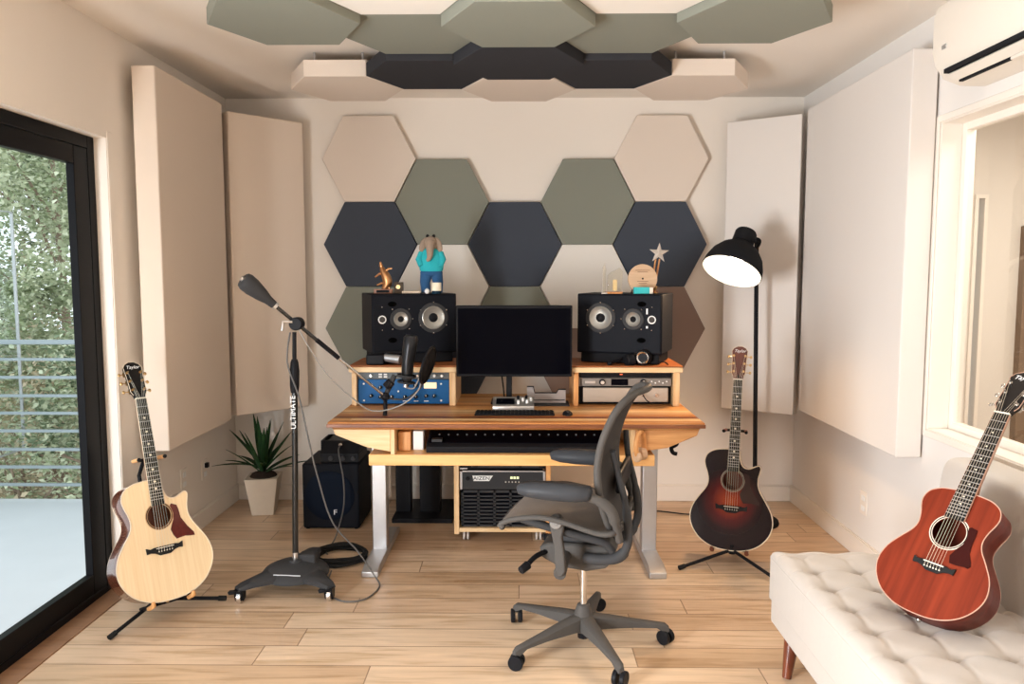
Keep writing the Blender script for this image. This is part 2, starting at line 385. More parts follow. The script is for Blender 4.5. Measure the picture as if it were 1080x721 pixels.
struct('trim_4', MB().box(2.885, 2.97, by1-.05, by1, .45, 1.74), pm('brown_trim', (.22, .15, .10), .6))

# ------------------------------------------------------------------ outside
ob = struct('floor_balcony', MB().box(-6.5, XL-.16, -3.0, 5.06, -.15, -.05), M_deckout)
gr = MB(); Pg = []
for i in range(24):
    Pg.append([(-1.95-i*.6, 5.1+j*.9, -1.3+.10*j+.18*sin(i*1.3+j)+.1*sin(j*2.1)) for j in range(16)])
gr.grid(Pg); g = gr.build('hillside', M_ground); g['kind'] = 'structure'
t = thing('balcony_railing', 'grey metal balcony railing of thin horizontal bars beyond the glass door', 'railing', (-2.6, 5.02, -.05))
for z in (.905, .785, .662, .545, .425, .300, .180, .060):
    MB().box(-6.4, -2.02, 5.01, 5.03, z-.009, z+.009).build('rail', M_rail, t, world=True)
MB().box(-6.4, -2.02, 4.995, 5.045, 1.005, 1.035).build('handrail', M_rail, t, world=True, bevel=.004)
for x in (-2.05, -4.3, -6.2): MB().box(x-.02, x+.02, 5.005, 5.045, -.05, 1.01).build('post', M_rail, t, world=True)

def foliage(c, rx, ry, rz, n, size, rnd, shape='ball'):
    mb = MB()
    cl = []
    while len(cl) < 46:
        p = Vector((rnd.uniform(-1, 1), rnd.uniform(-1, 1), rnd.uniform(-1, 1)))
        if .3 < p.length < 1: cl.append((p, rnd.choice(((0, 0, 1), (0, 1, 1), (1, 1, 2), (0, 0, 0), (1, 2, 2)))))
    for _ in range(n):
        cp, pal = rnd.choice(cl)
        p = cp+Vector((rnd.gauss(0, .13), rnd.gauss(0, .13), rnd.gauss(0, .11)))
        q = Vector((c[0]+p.x*rx, c[1]+p.y*ry, c[2]+p.z*rz))
        Q = Matrix.Translation(q) @ Matrix.Rotation(rnd.uniform(0, 6.3), 4, 'Z') @ Matrix.Rotation(rnd.uniform(-1.3, 1.3), 4, 'X') @ Matrix.Rotation(rnd.uniform(0, 6.3), 4, 'Z')
        s = size*rnd.uniform(.6, 1.4); mi = rnd.choice(pal)
        mb.add([(0, 0, 0), (s*.35, s*.45, .1*s), (0, s*1.2, 0), (-s*.35, s*.45, .1*s)], [(0, 1, 2, 3)], Q, mi)
    return mb
rnd = random.Random(5)
def tree(name, label, cat, x, y, z0, h, cz, rx, ry, rz, n, size, mats, group, trunk=.05, branches=5):
    t = thing(name, label, cat, (x, y, z0), group=group)
    tr = MB().tube(spline([(x, y, z0), (x+.1, y, z0+h*.4), (x-.05, y+.1, z0+h)], 5), [trunk*(1-.6*i/10) for i in range(11)], 8)
    for i in range(branches):
        a = rnd.uniform(0, 6.28); zz = z0+h*rnd.uniform(.35, .9)
        tr.tube([(x, y, zz), (x+rx*.7*cos(a), y+ry*.5*sin(a), zz+rz*rnd.uniform(.1, .6))], [trunk*.35, .008], 5)
    tr.build('trunk', M_bark, t, world=True)
    foliage((x, y, cz), rx, ry, rz, n, size, rnd).build('foliage', mats, t, world=True, smooth=180)
    return t
P, Mi, D, Dr = LEAVES
TREES = [(-3.35, 6.9, 2.3, 1.0, .9, 1.3, 'tree with pale airy leaves right behind the balcony railing'),
         (-4.6, 7.6, 2.6, 1.2, 1.0, 1.5, 'broad pale tree at the left edge of the glass'),
         (-5.6, 9.2, 3.2, 1.6, 1.2, 2.0, 'taller tree far back among the garden trees'),
         (-7.0, 10.8, 2.0, 1.8, 1.4, 2.2, 'darker tree deepest in the wood beyond the balcony')]
for i, (x, y, cz, rx, ry, rz, lb) in enumerate(TREES):
    tree('garden_tree', lb, 'tree', x, y, -1.2, cz+1.2, cz, rx, ry, rz, 7500 if i < 2 else 8500, .050 if i < 2 else .075, [(P, P, Mi), (P, Mi, P), (Mi, P, D), (D, Mi, Mi)][i], 'trees beyond the balcony', branches=8)
SHR = [(-3.2, 5.75, .35, .55, .45, .75, 'leafy green shrub close behind the railing nearest the door frame', (Mi, P, D)),
       (-3.95, 5.9, .1, .6, .45, .75, 'yellow dry shrub behind the middle of the railing', (Dr, P, Mi)),
       (-4.3, 7.0, .25, .9, .6, 1.0, 'bushy shrub in the second row behind the railing', (P, Mi, Dr)),
       (-5.2, 8.2, .6, 1.2, .8, 1.2, 'dense dark shrub low between the tree trunks', (D, Mi, Dr)),
       (-3.9, 6.3, 1.0, .5, .4, .6, 'tall thin shrub rising above the handrail', (P, Mi, P))]
for x, y, cz, rx, ry, rz, lb, mt in SHR:
    tree('garden_shrub', lb, 'shrub', x, y, -1.25, cz+1.1, cz, rx, ry, rz, 4200, .045, mt, 'shrubs behind the railing', trunk=.03, branches=14)

# ------------------------------------------------------------------ acoustic panels
def hexmb(w, fl, hh, d0, d1, plane):
    pts = [(-w/2, 0), (-fl/2, -hh/2), (fl/2, -hh/2), (w/2, 0), (fl/2, hh/2), (-fl/2, hh/2)]
    return MB().prism(pts, d0, d1, plane=plane)
HW = {}
def wallhex(k, z, mat, label):
    x = -.036+k*.4545
    key = mat.name
    mb = hexmb(.585, .312, .526, 0, .052, 'xz')
    if key not in HW:
        o = mb.build('hexagonal_wall_panel', mat, loc=(0, 0, 0), bevel=.004); HW[key] = o
    else:
        o = HW[key].copy(); COL.objects.link(o)
    o.location = (x, YB-.052, z); WM[o] = T_(x, YB-.052, z)
    tag(o, label, 'acoustic panel', 'hexagonal panels on the back wall')
zc = 1.652
wallhex(-2, 2.180, M_hexb, 'beige hexagonal panel at the top left of the wall cluster')
wallhex(2, 2.180, M_hexb, 'beige hexagonal panel at the top right of the wall cluster')
wallhex(-1, 1.915, M_hexg, 'sage green hexagonal panel above the stuffed elephant')
wallhex(1, 1.915, M_hexg, 'sage green hexagonal panel on the upper right, beside the beige one')
wallhex(-2, zc, M_hexn, 'navy hexagonal panel above the left speaker, leftmost of the navy ones')
wallhex(0, zc, M_hexn, 'navy hexagonal panel in the centre above the monitor')
wallhex(2, zc, M_hexn, 'navy hexagonal panel behind the star trophy')
wallhex(-1, 1.388, M_hexw, 'cream hexagonal panel behind the stuffed elephant')
wallhex(1, 1.388, M_hexw, 'cream hexagonal panel behind the glass awards')
wallhex(-2, 1.124, M_hexg, 'sage green hexagonal panel half hidden left of the left speaker')
wallhex(0, 1.124, M_hexg, 'sage green hexagonal panel peeking over the top of the monitor')
wallhex(2, 1.124, M_hex_warm, 'hexagonal panel coloured brown for the warm light, right of the right speaker')
wallhex(-1, .862, M_hexn, 'navy hexagonal panel low behind the monitor, left of its stand')
wallhex(1, .862, M_hex_warm, 'hexagonal panel coloured brown for the warm light, low behind the monitor, right of its stand')

def ceilhex(k, y, z, mat, label, th=.065):
    x = -.010+k*.447
    o = hexmb(.587, .303, .536, 0, th, 'xy').build('hexagonal_ceiling_panel', mat, loc=(0, 0, 0), bevel=.003)
    o.location = (x, y, z); WM[o] = T_(x, y, z)
    tag(o, label, 'acoustic panel', 'hexagonal panels hung from the ceiling')
    w = MB()
    for a, b in ((-.12, -.18), (.12, -.18), (-.12, .18), (.12, .18)): w.cyl((a, b, th), (a, b, H-z+.002), .006, n=8)
    w.build('hanging_rod', M_steel, o)
ceilhex(0, 3.01, 2.400, M_hexg, 'sage green ceiling panel at the middle of the top edge of the photo')
ceilhex(0, 3.55, 2.402, M_hexc, 'charcoal ceiling panel, middle one of the three charcoal ones')
ceilhex(0, 4.09, 2.418, M_hexb, 'beige ceiling panel behind the middle charcoal panel')
ceilhex(-1, 2.74, 2.445, M_hexw, 'cream ceiling panel cut by the top edge, left of centre', .045)
ceilhex(1, 2.74, 2.445, M_hexw, 'cream ceiling panel cut by the top edge, right of centre', .045)
ceilhex(-1, 3.28, 2.450, M_hexg, 'sage green ceiling panel in front of the left charcoal panel', .05)
ceilhex(1, 3.28, 2.450, M_hexg, 'sage green ceiling panel in front of the right charcoal panel', .05)
ceilhex(-1, 3.82, 2.422, M_hexc, 'charcoal ceiling panel, leftmost of the three charcoal ones')
ceilhex(1, 3.82, 2.422, M_hexc, 'charcoal ceiling panel, rightmost of the three charcoal ones')
ceilhex(-2, 3.01, 2.412, M_hexg, 'large looking sage green ceiling panel, leftmost of the ceiling cluster')
ceilhex(2, 3.01, 2.412, M_hexg, 'large looking sage green ceiling panel, rightmost of the ceiling cluster')
ceilhex(-2, 4.09, 2.422, M_hexb, 'beige ceiling panel left of the charcoal panels', .08)
ceilhex(2, 4.09, 2.422, M_hexb, 'beige ceiling panel right of the charcoal panels', .08)

def trap(p0, p1, z0, z1, th, mat, label, side):
    """flat fabric panel whose front runs from p0 to p1; th is pushed away from the room"""
    p0 = Vector((*p0, 0)); p1 = Vector((*p1, 0)); d = (p1-p0).normalized(); n = Vector((-d.y, d.x, 0))*side*th
    q = [p0, p1, p1+n, p0+n]; c = sum(q, Vector())/4; c.z = z0
    m = MB().prism([(a.x, a.y) for a in q], z0, z1, plane='xy')
    tag(m.build('bass_trap_panel', mat, loc=tuple(c), bevel=.006), label, 'acoustic panel', 'tall fabric panels on the side walls')
    return c
trap((-1.69, 3.62), (-1.69, 4.425), .615, 2.425, .11, M_bass, 'tall beige fabric panel flat on the left wall beside the glass door', 1)
trap((-1.668, 4.445), (-1.335, 4.79), .635, 2.39, .09, M_bass, 'tall beige fabric panel set diagonally across the left corner above the plant', 1)
trap((1.64, 3.32), (1.64, 4.505), .665, 2.405, .11, M_bass_lit, 'wide tall fabric panel coloured paler for the daylight, flat on the right wall', -1)
trap((1.618, 4.525), (1.255, 4.78), .63, 2.385, .08, M_bass_lit, 'tall fabric panel coloured paler for the daylight, set diagonally across the right corner behind the lamp', -1)
# battens that hold the panels to the walls
b = MB().box(XL, -1.80, 3.75, 3.79, .8, 2.2).box(XL, -1.80, 4.25, 4.29, .8, 2.2); struct('trim_5', b, M_trim)
b = MB().box(1.75, XR, 3.45, 3.49, .8, 2.2).box(1.75, XR, 4.3, 4.34, .8, 2.2); struct('trim_6', b, M_trim)

# ------------------------------------------------------------------ air conditioner, outlets
t = thing('air_conditioner', 'white wall mounted air conditioner at the top right corner', 'air conditioner', (XR, 2.6, 2.17))
prof = [(XR, 2.475), (1.60, 2.475), (1.565, 2.46), (1.552, 2.42), (1.552, 2.29), (1.565, 2.24), (1.60, 2.195), (1.66, 2.172), (XR, 2.170)]
def xzprism(pts, y0, y1): return MB().prism(pts, y0, y1, plane='xz')
xzprism(prof, 2.12, 3.0).build('housing', M_frost, t, world=True, bevel=.006)
MB().box(1.573, 1.592, 2.2, 2.95, 2.206, 2.222, T=None).build('outlet_slot', M_blackm, t, world=True)
MB().box(1.62, 1.634, 2.2, 2.93, 2.172, 2.184).build('outlet_slot', M_blackm, t, world=True)
xzprism([(1.590, 2.205), (1.620, 2.184), (1.614, 2.177), (1.582, 2.199)], 2.2, 2.94).build('louver', M_frost, t, world=True)
MB().box(1.60, 1.76, 2.22, 2.60, 2.160, 2.172).build('sensor_strip', M_frost, t, world=True, bevel=.003)
MB().box(1.548, 1.553, 2.9, 2.925, 2.285, 2.30).build('badge', M_steel, t, world=True)
def outlet(loc, nx, label, w=.075, h=.118):
    t = thing('wall_outlet', label, 'outlet', loc, group='wall outlets')
    X0, X1 = sorted((0, nx*.008)); MB().box(X0, X1, -w/2, w/2, -h/2, h/2).build('plate', M_trim, t, bevel=.002)
    X0, X1 = sorted((nx*.007, nx*.012))
    for z in (-.026, .026): MB().box(X0, X1, -.017, .017, z-.014, z+.014).build('socket', M_white, t, bevel=.003)
    return t
outlet((XL, 4.11, .345), 1, 'white wall outlet on the left wall, nearer the pale guitar')
o = outlet((XL, 4.385, .33), 1, 'white wall outlet with a dark plug, nearer the plant')
MB().box(.010, .03, -.014, .014, .012, .04).build('plug', M_black, o, bevel=.003)
outlet((XR, 3.86, .30), -1, 'white wall outlet low on the right wall above the sofa end')
t = thing('wall_outlet', 'white wall outlet on the back wall behind the subwoofer', 'outlet', (-1.19, YB, .44), group='wall outlets')
MB().box(-.0375, .0375, -.008, 0, -.06, .06).build('plate', M_trim, t, bevel=.002)
for z in (-.026, .026): MB().box(-.017, .017, -.012, -.007, z-.014, z+.014).build('socket', M_white, t, bevel=.003)

# ------------------------------------------------------------------ desk
t = desk = thing('studio_desk', 'large striped wooden studio desk on silver legs in the room centre', 'desk', (-.02, 4.0, 0))
top = MB().prism([(-.915, 3.58), (.87, 3.58), (.87, 4.47), (-.915, 4.47)], .742, .766, plane='xy')
top.prism([(3.58, .742), (3.60, .728), (4.46, .728), (4.46, .742)], -.895, .85, plane='yz')
top.build('desktop', M_desk, t, world=True, bevel=.004)
MB().box(-.917, .872, 3.572, 3.582, .7405, .7585).build('front_edge', woodgrain('dark_edge_wood', (.13, .04, .018), (.30, .11, .045), .35, axis=0), t, world=True, bevel=.002)
for sgn, nm in ((-1, 'side_apron'), (1, 'side_apron')):
    if sgn < 0: pts = [(-.895, .728), (-.885, .700), (-.735, .640), (-.62, .618), (-.62, .728)]
    else: pts = [(.85, .728), (.84, .700), (.700, .640), (.545, .618), (.545, .728)]
    MB().prism(pts, 3.605, 3.855, plane='xz').build(nm, M_pine if sgn < 0 else woodgrain('deep_orange_wood', (.50, .21, .07), (.74, .40, .16), .4, axis=0, scale=3), t, world=True, bevel=.004)
MB().box(-.620, -.600, 3.603, 4.2, .606, .728).build('tray_side', M_pinez, t, world=True, bevel=.002)
MB().box(.525, .545, 3.603, 4.2, .606, .728).build('tray_side', M_pinez, t, world=True, bevel=.002)
MB().box(-.725, .64, 3.60, 3.86, .553, .606).box(-.66, .60, 3.86, 4.2, .553, .606).build('tray_shelf', M_shelf, t, world=True, bevel=.003)
for x0, x1 in ((-.765, -.692), (.628, .703)):
    MB().box(x0, x1, 3.872, 3.95, .04, .728).build('leg', M_steel, t, world=True, bevel=.004)
    MB().box(x0+.012, x1+.012, 3.95, 3.965, .30, .728).build('leg_sleeve', M_steel, t, world=True, bevel=.002)
    MB().prism([(3.60, 0), (3.60, .028), (3.66, .045), (4.22, .045), (4.28, .028), (4.28, 0)], x0-.004, x1+.004, plane='yz').build('foot', M_steel, t, world=True, bevel=.004)
MB().box(-.69, .63, 3.90, 3.94, .50, .55).build('crossbeam', M_blackm, t, world=True, bevel=.003)
for y in (4.44,): MB().box(-.60, .55, y, y+.018, .60, .728).build('rear_apron', M_orange, t, world=True)
# hook under the desk
mb = MB().tube(spline([(.735, 3.75, .685), (.765, 3.75, .672), (.775, 3.75, .63), (.748, 3.75, .61), (.755, 3.75, .585), (.775, 3.75, .578)], 5), .010, 8)
tag(mb.build('headphone_hook', M_black, loc=(.75, 3.75, .69), smooth=80), 'curved black hook under the right end of the desk', 'hook')
# wood ringed thing hung at the tray's right end
t = thing('headphones', 'pale wooden hoop headphones hung at the right end of the desk tray', 'headphones', (.565, 3.57, .69), group='headphones')
pts = [(.565+.024*cos(a), 3.575+.03*cos(a), .662+.062*sin(a)) for a in [R(-60+i*20) for i in range(16)]]
MB().tube(pts, .012, 8, flat=1.0).build('headband', M_orange, t, world=True, smooth=80)
MB().cyl((.562, 3.59, .615), (.590, 3.605, .615), .030, n=24).build('ear_cup', M_disc, t, world=True, bevel=.004)
MB().cyl((.540, 3.55, .610), (.556, 3.56, .610), .026, n=24).build('ear_cup', M_disc, t, world=True, bevel=.004)
MB().box(.558, .572, 3.565, 3.60, .722, .7275).build('hanger', M_black, t, world=True)

# long black controller in the tray
t = thing('mixing_controller', 'long low black mixing controller lying in the desk tray', 'controller', (-.03, 3.8, .606))
MB().prism([(3.64, .606), (3.64, .636), (3.67, .648), (3.90, .716), (3.96, .716), (3.96, .606)], -.455, .42, plane='yz').build('body', M_black, t, world=True, bevel=.004)
MB().prism([(3.668, .651), (3.898, .719), (3.898, .716), (3.668, .648)], -.445, .41, plane='yz').build('top_panel', M_gloss, t, world=True)
for i in range(18):
    x = -.40+i*.045
    MB().box(x-.004, x+.004, 3.738, 3.750, .6705, .678).build('fader_cap', pm('cap_grey', (.13, .13, .13), .5) if i == 0 else bpy.data.materials['cap_grey'], t, world=True, bevel=.002)
for i in range(16):
    MB().cyl((-.38+i*.05, 3.83, .696), (-.38+i*.05, 3.827, .708), .006, n=10).build('knob', M_dark, t, world=True)
mb = MB().box(-.43, -.38, 3.66, 3.70, .655, .668)
mb.build('display', M_dark, t, world=True)
tag(MB().box(-.525, -.475, 3.70, 3.76, .606, .70).build('small_box', M_white, loc=(-.5, 3.73, .606), bevel=.003), 'small white box inside the left end of the desk tray', 'box')
tag(MB().box(-.595, -.535, 3.68, 4.1, .607, .70).build('wooden_divider', M_orange, loc=(-.565, 3.9, .607), bevel=.003), 'orange wooden block at the left end of the tray', 'block')

# hutches
def hutch(x0, x1, label):
    t = thing('desk_hutch', label, 'hutch', ((x0+x1)/2, 4.2, .766), group='wooden rack hutches on the desk')
    MB().prism([(x0-.012, 4.035), (x1+.012, 4.035), (x1+.012, 4.43), (x0-.012, 4.43)], .9775, .982, plane='xy').box(x0-.012, x1+.012, 4.045, 4.43, .974, .9775).build('top_veneer', M_hutchtop, t, world=True)
    MB().box(x0-.012, x1+.012, 4.035, 4.43, .946, .9735).build('top_board', M_pine, t, world=True, bevel=.003)
    MB().box(x0, x0+.026, 4.05, 4.42, .766, .946).build('side_panel', M_orange if x0 > 0 else M_pinez, t, world=True, bevel=.002)
    MB().box(x1-.034, x1, 4.05, 4.42, .766, .946).build('side_panel', M_pinez, t, world=True, bevel=.002)
    MB().box(x0+.026, x1-.034, 4.40, 4.415, .766, .946).build('back_panel', M_blackm, t, world=True)
hutch(-.900, -.345, 'wooden rack hutch on the left of the desk, holding the blue unit')
hutch(.283, .846, 'wooden rack hutch on the right of the desk, holding the silver units')

def knob(mb, x, y, z, r=.008, d=.016): return mb.cyl((x, y, z), (x, y-d, z), r, r*.85, n=14)
# left rack: dark strip unit and blue unit
t = thing('rack_unit', 'thin dark rack unit with small white buttons, above the blue unit', 'audio unit', (-.64, 4.07, .918), group='rack gear in the hutches')
MB().box(-.872, -.382, 4.075, 4.36, .905, .944).build('chassis', pm('slate_faceplate', (.10, .12, .13), .5), t, world=True, bevel=.002)
for x in (-.75, -.722):
    for z in (.918, .931): MB().box(x-.009, x+.009, 4.069, 4.076, z-.004, z+.004).build('button', M_white, t, world=True)
for x in (-.80, -.55, -.50, -.46, -.42): knob(MB(), x, 4.075, .924, .008).build('knob', M_alu, t, world=True)
t = thing('rack_unit', 'bright blue rack unit with a lit meter and dark knobs', 'audio unit', (-.64, 4.07, .77), group='rack gear in the hutches')
MB().box(-.872, -.382, 4.075, 4.36, .772, .903).build('chassis', M_blue, t, world=True, bevel=.002)
MB().box(-.517, -.449, 4.069, 4.076, .856, .888).build('meter', M_cream_led, t, world=True, bevel=.001)
for x, z in ((-.612, .872), (-.562, .872), (-.56, .81), (-.62, .81), (-.505, .815), (-.462, .815), (-.75, .86), (-.70, .86), (-.75, .81), (-.69, .81), (-.80, .815)):
    k = knob(MB(), x, 4.075, z, .0125 if x > -.66 and z > .85 else .010, .02).build('knob', M_black, t, world=True)
    MB().box(x-.0012, x+.0012, 4.052, 4.0555, z, z+.009).build('pointer', M_text, k, world=True)
for x, z in ((-.84, .88), (-.84, .79), (-.425, .88), (-.425, .79), (-.80, .878), (-.68, .888), (-.655, .84)):
    MB().cyl((x, 4.076, z), (x, 4.071, z), .005, n=10).build('indicator_light', M_white, t, world=True)
for x in (-.56, -.62, -.505): MB().box(x-.012, x+.012, 4.0735, 4.076, .785, .789).build('marking', M_text, t, world=True)
# right rack
t = thing('rack_unit', 'slim black rack unit at the top of the right hutch', 'audio unit', (.56, 4.07, .93), group='rack gear in the hutches')
MB().box(.312, .806, 4.075, 4.36, .918, .944).build('chassis', M_black, t, world=True, bevel=.002)
MB().box(.53, .545, 4.0735, 4.076, .930, .935).build('status_light', emis('red_led', (.8, .12, .04), 1.2), t, world=True)
t = thing('rack_unit', 'silver rack unit with two dials and a dark display', 'audio unit', (.56, 4.07, .87), group='rack gear in the hutches')
MB().box(.312, .806, 4.09, 4.36, .866, .914).box(.330, .806, 4.075, 4.095, .870, .911).build('chassis', pm('dark_silver', (.25, .23, .21), .45, metal=.5), t, world=True, bevel=.002)
for x in (.437, .655): 
    MB().cyl((x, 4.078, .891), (x, 4.070, .891), .017, n=24).build('dial_ring', M_black, t, world=True)
    MB().cyl((x, 4.072, .891), (x, 4.055, .891), .011, n=20).build('dial', M_chrome, t, world=True, bevel=.001)
MB().box(.485, .575, 4.072, 4.077, .874, .908).build('display', M_gloss, t, world=True)
MB().box(.345, .400, 4.073, 4.077, .884, .897).build('label_strip', M_alu, t, world=True)
for i in range(5): MB().cyl((.70+i*.02, 4.076, .895-.008*(i % 2)), (.70+i*.02, 4.069, .895-.008*(i % 2)), .004, n=8).build('button', M_white, t, world=True)
t = thing('rack_unit', 'champagne coloured rack unit with two small chrome sockets, lowest on the right', 'audio unit', (.56, 4.07, .78), group='rack gear in the hutches')
MB().box(.312, .806, 4.10, 4.36, .770, .864).build('chassis', M_black, t, world=True, bevel=.002)
MB().box(.336, .790, 4.075, 4.10, .783, .860).build('faceplate', M_taupebox, t, world=True, bevel=.003)
for x in (.655, .725): MB().cyl((x, 4.076, .822), (x, 4.062, .822), .011, .008, n=16).build('socket', M_chrome, t, world=True)
MB().tube(spline([(.655, 4.06, .822), (.668, 4.03, .80), (.70, 4.03, .785), (.76, 4.05, .78)], 6), .003, 6).build('cable', M_black, t, world=True)

# ------------------------------------------------------------------ speakers
def speaker_rot(yaw): return Matrix.Rotation(R(yaw), 3, 'Z')
def speaker(cx_, cy_, yaw, sgn, label):
    """sgn +1: woofer to the right of the baffle as seen; local -Y is the front"""
    t = thing('studio_monitor_speaker', label, 'speaker', (cx_, cy_, 1.038), Matrix.Rotation(R(yaw), 3, 'Z'), 'studio speakers')
    w, h, d = .232, .322, .35
    body = MB().prism([(-w, 0), (w, 0), (w, d), (-w, d)], 0, h, plane='xy').build('cabinet', M_speaker, t, bevel=.006)
    MB().box(-w+.006, w-.006, -.006, .002, .006, h-.006).build('baffle', M_speaker, t, bevel=.004)
    def driver(name, x, z, r, mat, ringr, dome, dr):
        T = T_(x, -.006, z) @ Rm(90, 'X')       # local +Z looks out of the baffle
        pt = MB().lathe([(ringr, -.002), (ringr, .003), (ringr*.93, .006), (r*1.02, .005), (r, .001)], 40, T, cap=False).build(name, M_dark, t)
        MB().lathe([(r*1.03, .0065), (r*.97, .0085), (r*.92, .006), (dr*1.05, .0012)], 40, T, cap=False).build('cone', mat, pt)
        MB().lathe([(dr*1.1, .001), (dr*.95, .005), (dr*.6, .009), (0.0001, .0105)], 24, T, cap=False).build('dust_cap', dome, pt)
        return T
    x1, x2, x3 = .100*sgn, -.078*sgn, -.178*sgn
    driver('woofer', x1, .192, .061, M_cone, .082, M_black, .023)
    driver('midrange', x2, .187, .038, M_cone, .058, M_black, .015)
    T = T_(x3, -.006, .186) @ Rm(90, 'X')
    MB().lathe([(.022, 0), (.022, .004), (.0165, .005), (.016, .002)], 32, T, cap=False).build('tweeter_ring', M_white, t)
    MB().lathe([(.017, .001), (.012, .004), (.006, .008), (.0001, .009)], 24, T, cap=False).build('tweeter', M_grey, t)
    for z in (.075, .268):
        MB().prism([(x2+sgn*-.045+.024*cos(a), z+.014*sin(a)) for a in [2*pi*k/16 for k in range(16)]], -.0075, -.003, plane='xz').build('bass_port', pm('port_black', (.002, .002, .002), .9, spec=0) if 'port_black' not in bpy.data.materials else bpy.data.materials['port_black'], t)
    for i in range(6):
        a = pi/6+i*pi/3+pi/2*0; a = pi/2+i*pi/3
        MB().ball((x1+.083*cos(a), -.011, .192+.083*sin(a)), .0042, 8).build('screw', M_chrome, t)
    for a in (45, 135, 225, 315, 0):
        MB().ball((x2+.064*cos(R(a))*(-1 if sgn < 0 and a == 0 else 1), -.009, .187+.075*sin(R(a))), .004, 8).build('screw', M_chrome, t)
    for z in (.13, .252): MB().ball((x3, -.008, z), .0035, 8).build('screw', M_chrome, t)
    if sgn < 0:
        MB().box(x3-.030, x3-.022, -.0085, -.006, .215, .245).build('printed_mark', M_text, t)
        MB().box(x3-.030, x3-.020, -.0085, -.006, .140, .152).build('printed_mark', M_text, t)
    MB().box(-.215, .215, .02, .31, -.054, 0).build('foam_pad', M_blackm, t, bevel=.005)
    return t
speaker(-.570, 4.135, 20, 1, 'black three way speaker on the left hutch, under the stuffed elephant')
speaker(.530, 4.135, -20, -1, 'black three way speaker on the right hutch, under the awards')

# ------------------------------------------------------------------ monitor and things on the desk
t = thing('computer_monitor', 'wide black computer monitor switched off in the centre of the desk', 'monitor', (-.035, 4.1, .766))
MB().box(-.337, .270, 3.995, 4.03, .930, 1.303).build('housing', M_black, t, world=True, bevel=.005)
MB().box(-.326, .259, 3.992, 3.996, .944, 1.287).build('screen', M_gloss, t, world=True)
MB().box(-.075, -.045, 4.035, 4.075, .775, 1.10).build('stand_neck', M_black, t, world=True, bevel=.004)
MB().box(-.115, -.0, 4.0, 4.04, 1.03, 1.17).build('mount_plate', M_black, t, world=True, bevel=.004)
MB().box(-.16, .02, 4.09, 4.25, .766, .776).box(-.09, -.03, 4.03, 4.12, .776, .79).build('stand_base', M_black, t, world=True, bevel=.004)
MB().tube(spline([(-.10, 4.06, .93), (-.092, 4.06, .87), (-.085, 4.08, .80), (-.08, 4.1, .78)], 5), .004, 6).build('cable', M_black, t, world=True)

t = thing('audio_interface', 'small silver desktop audio controller with white knobs in front of the monitor', 'audio unit', (-.04, 3.9, .766))
MB().prism([(3.88, .766), (3.88, .790), (3.885, .796), (3.99, .826), (3.99, .766)], -.143, .070, plane='yz').build('body', M_alu, t, world=True, bevel=.003)
MB().prism([(3.90, .8015), (3.965, .820), (3.965, .8175), (3.90, .799)], -.125, -.030, plane='yz').build('display', M_gloss, t, world=True)
for x, y in ((-.010, 3.91), (.012, 3.94), (.034, 3.92), (.054, 3.945), (-.012, 3.965), (.03, 3.97)):
    z = .799+(y-3.90)*.28
    MB().cyl((x, y, z-.004), (x, y-.004, z+.017), .0075, .0065, n=14).build('knob', M_white if y < 3.95 else M_black, t, world=True)
MB().box(-.135, .062, 3.89, 3.975, .7665, .768).build('rubber_foot', M_rubber, t, world=True)
t = thing('keyboard', 'flat black computer keyboard on the desk edge', 'keyboard', (-.03, 3.8, .766))
MB().box(-.228, .170, 3.755, 3.865, .766, .774).build('base', M_black, t, world=True, bevel=.003)
kb = MB()
for r in range(5):
    for c in range(20): kb.box(-.221+c*.0193, -.204+c*.0193, 3.762+r*.0202, 3.779+r*.0202, .774, .778)
o = kb.build('keys', M_blackm, t, world=True); o['kind'] = 'stuff'
t = thing('computer_mouse', 'small black computer mouse right of the keyboard', 'mouse', (.235, 3.78, .766))
MB().ball((.235, 3.79, .766), .03, 20, (.85, 1.35, .75)).build('shell', M_black, t, world=True)
MB().cyl((.231, 3.765, .7855), (.239, 3.765, .7855), .005, n=10).build('scroll_wheel', M_dark, t, world=True)
t = thing('notched_stand', 'grey stand with a notched black edged back, right of the monitor neck', 'stand', (.15, 4.15, .766))
outl = [(.035, .770), (.035, .860), (.070, .860), (.078, .826), (.195, .826), (.205, .845), (.245, .845), (.245, .770)]
MB().prism(outl, 4.12, 4.128, plane='xz').build('back_plate', M_tray, t, world=True)
MB().tube([(a, 4.119, b) for a, b in outl[1:7]], .0035, 6).build('edge_strip', M_black, t, world=True)
MB().box(.030, .262, 4.04, 4.20, .766, .771).build('base_plate', M_dark, t, world=True)
MB().box(.030, .24, 4.115, 4.119, .785, .789).build('groove', M_dark, t, world=True)

# headphones on the right hutch
t = thing('headphones', 'black headphones with a silver ringed cup lying on the right hutch', 'headphones', (.62, 4.10, .982), group='headphones')
MB().cyl((.645, 4.055, 1.024), (.668, 4.10, 1.024), .041, .044, n=28).build('ear_cup', M_black, t, world=True, bevel=.006)
MB().lathe([(.024, 0), (.030, .003), (.034, 0)], 28, axis_T((.6455, 4.054, 1.024), (-.45, -.9, 0)), cap=False).build('cup_ring', M_chrome, t, world=True)
MB().cyl((.560, 4.06, 1.010), (.60, 4.08, 1.014), .030, .034, n=24).build('ear_cup', M_black, t, world=True, bevel=.006)
MB().tube(spline([(.60, 4.075, 1.03), (.56, 4.12, 1.02), (.50, 4.10, .996), (.47, 4.06, .992)], 6), .007, 8, flat=1.6).build('headband', M_black, t, world=True)
MB().tube(spline([(.67, 4.08, 1.0), (.72, 4.07, 1.0), (.76, 4.05, 1.002), (.785, 4.07, .986)], 6), .004, 6).build('cable', M_black, t, world=True)
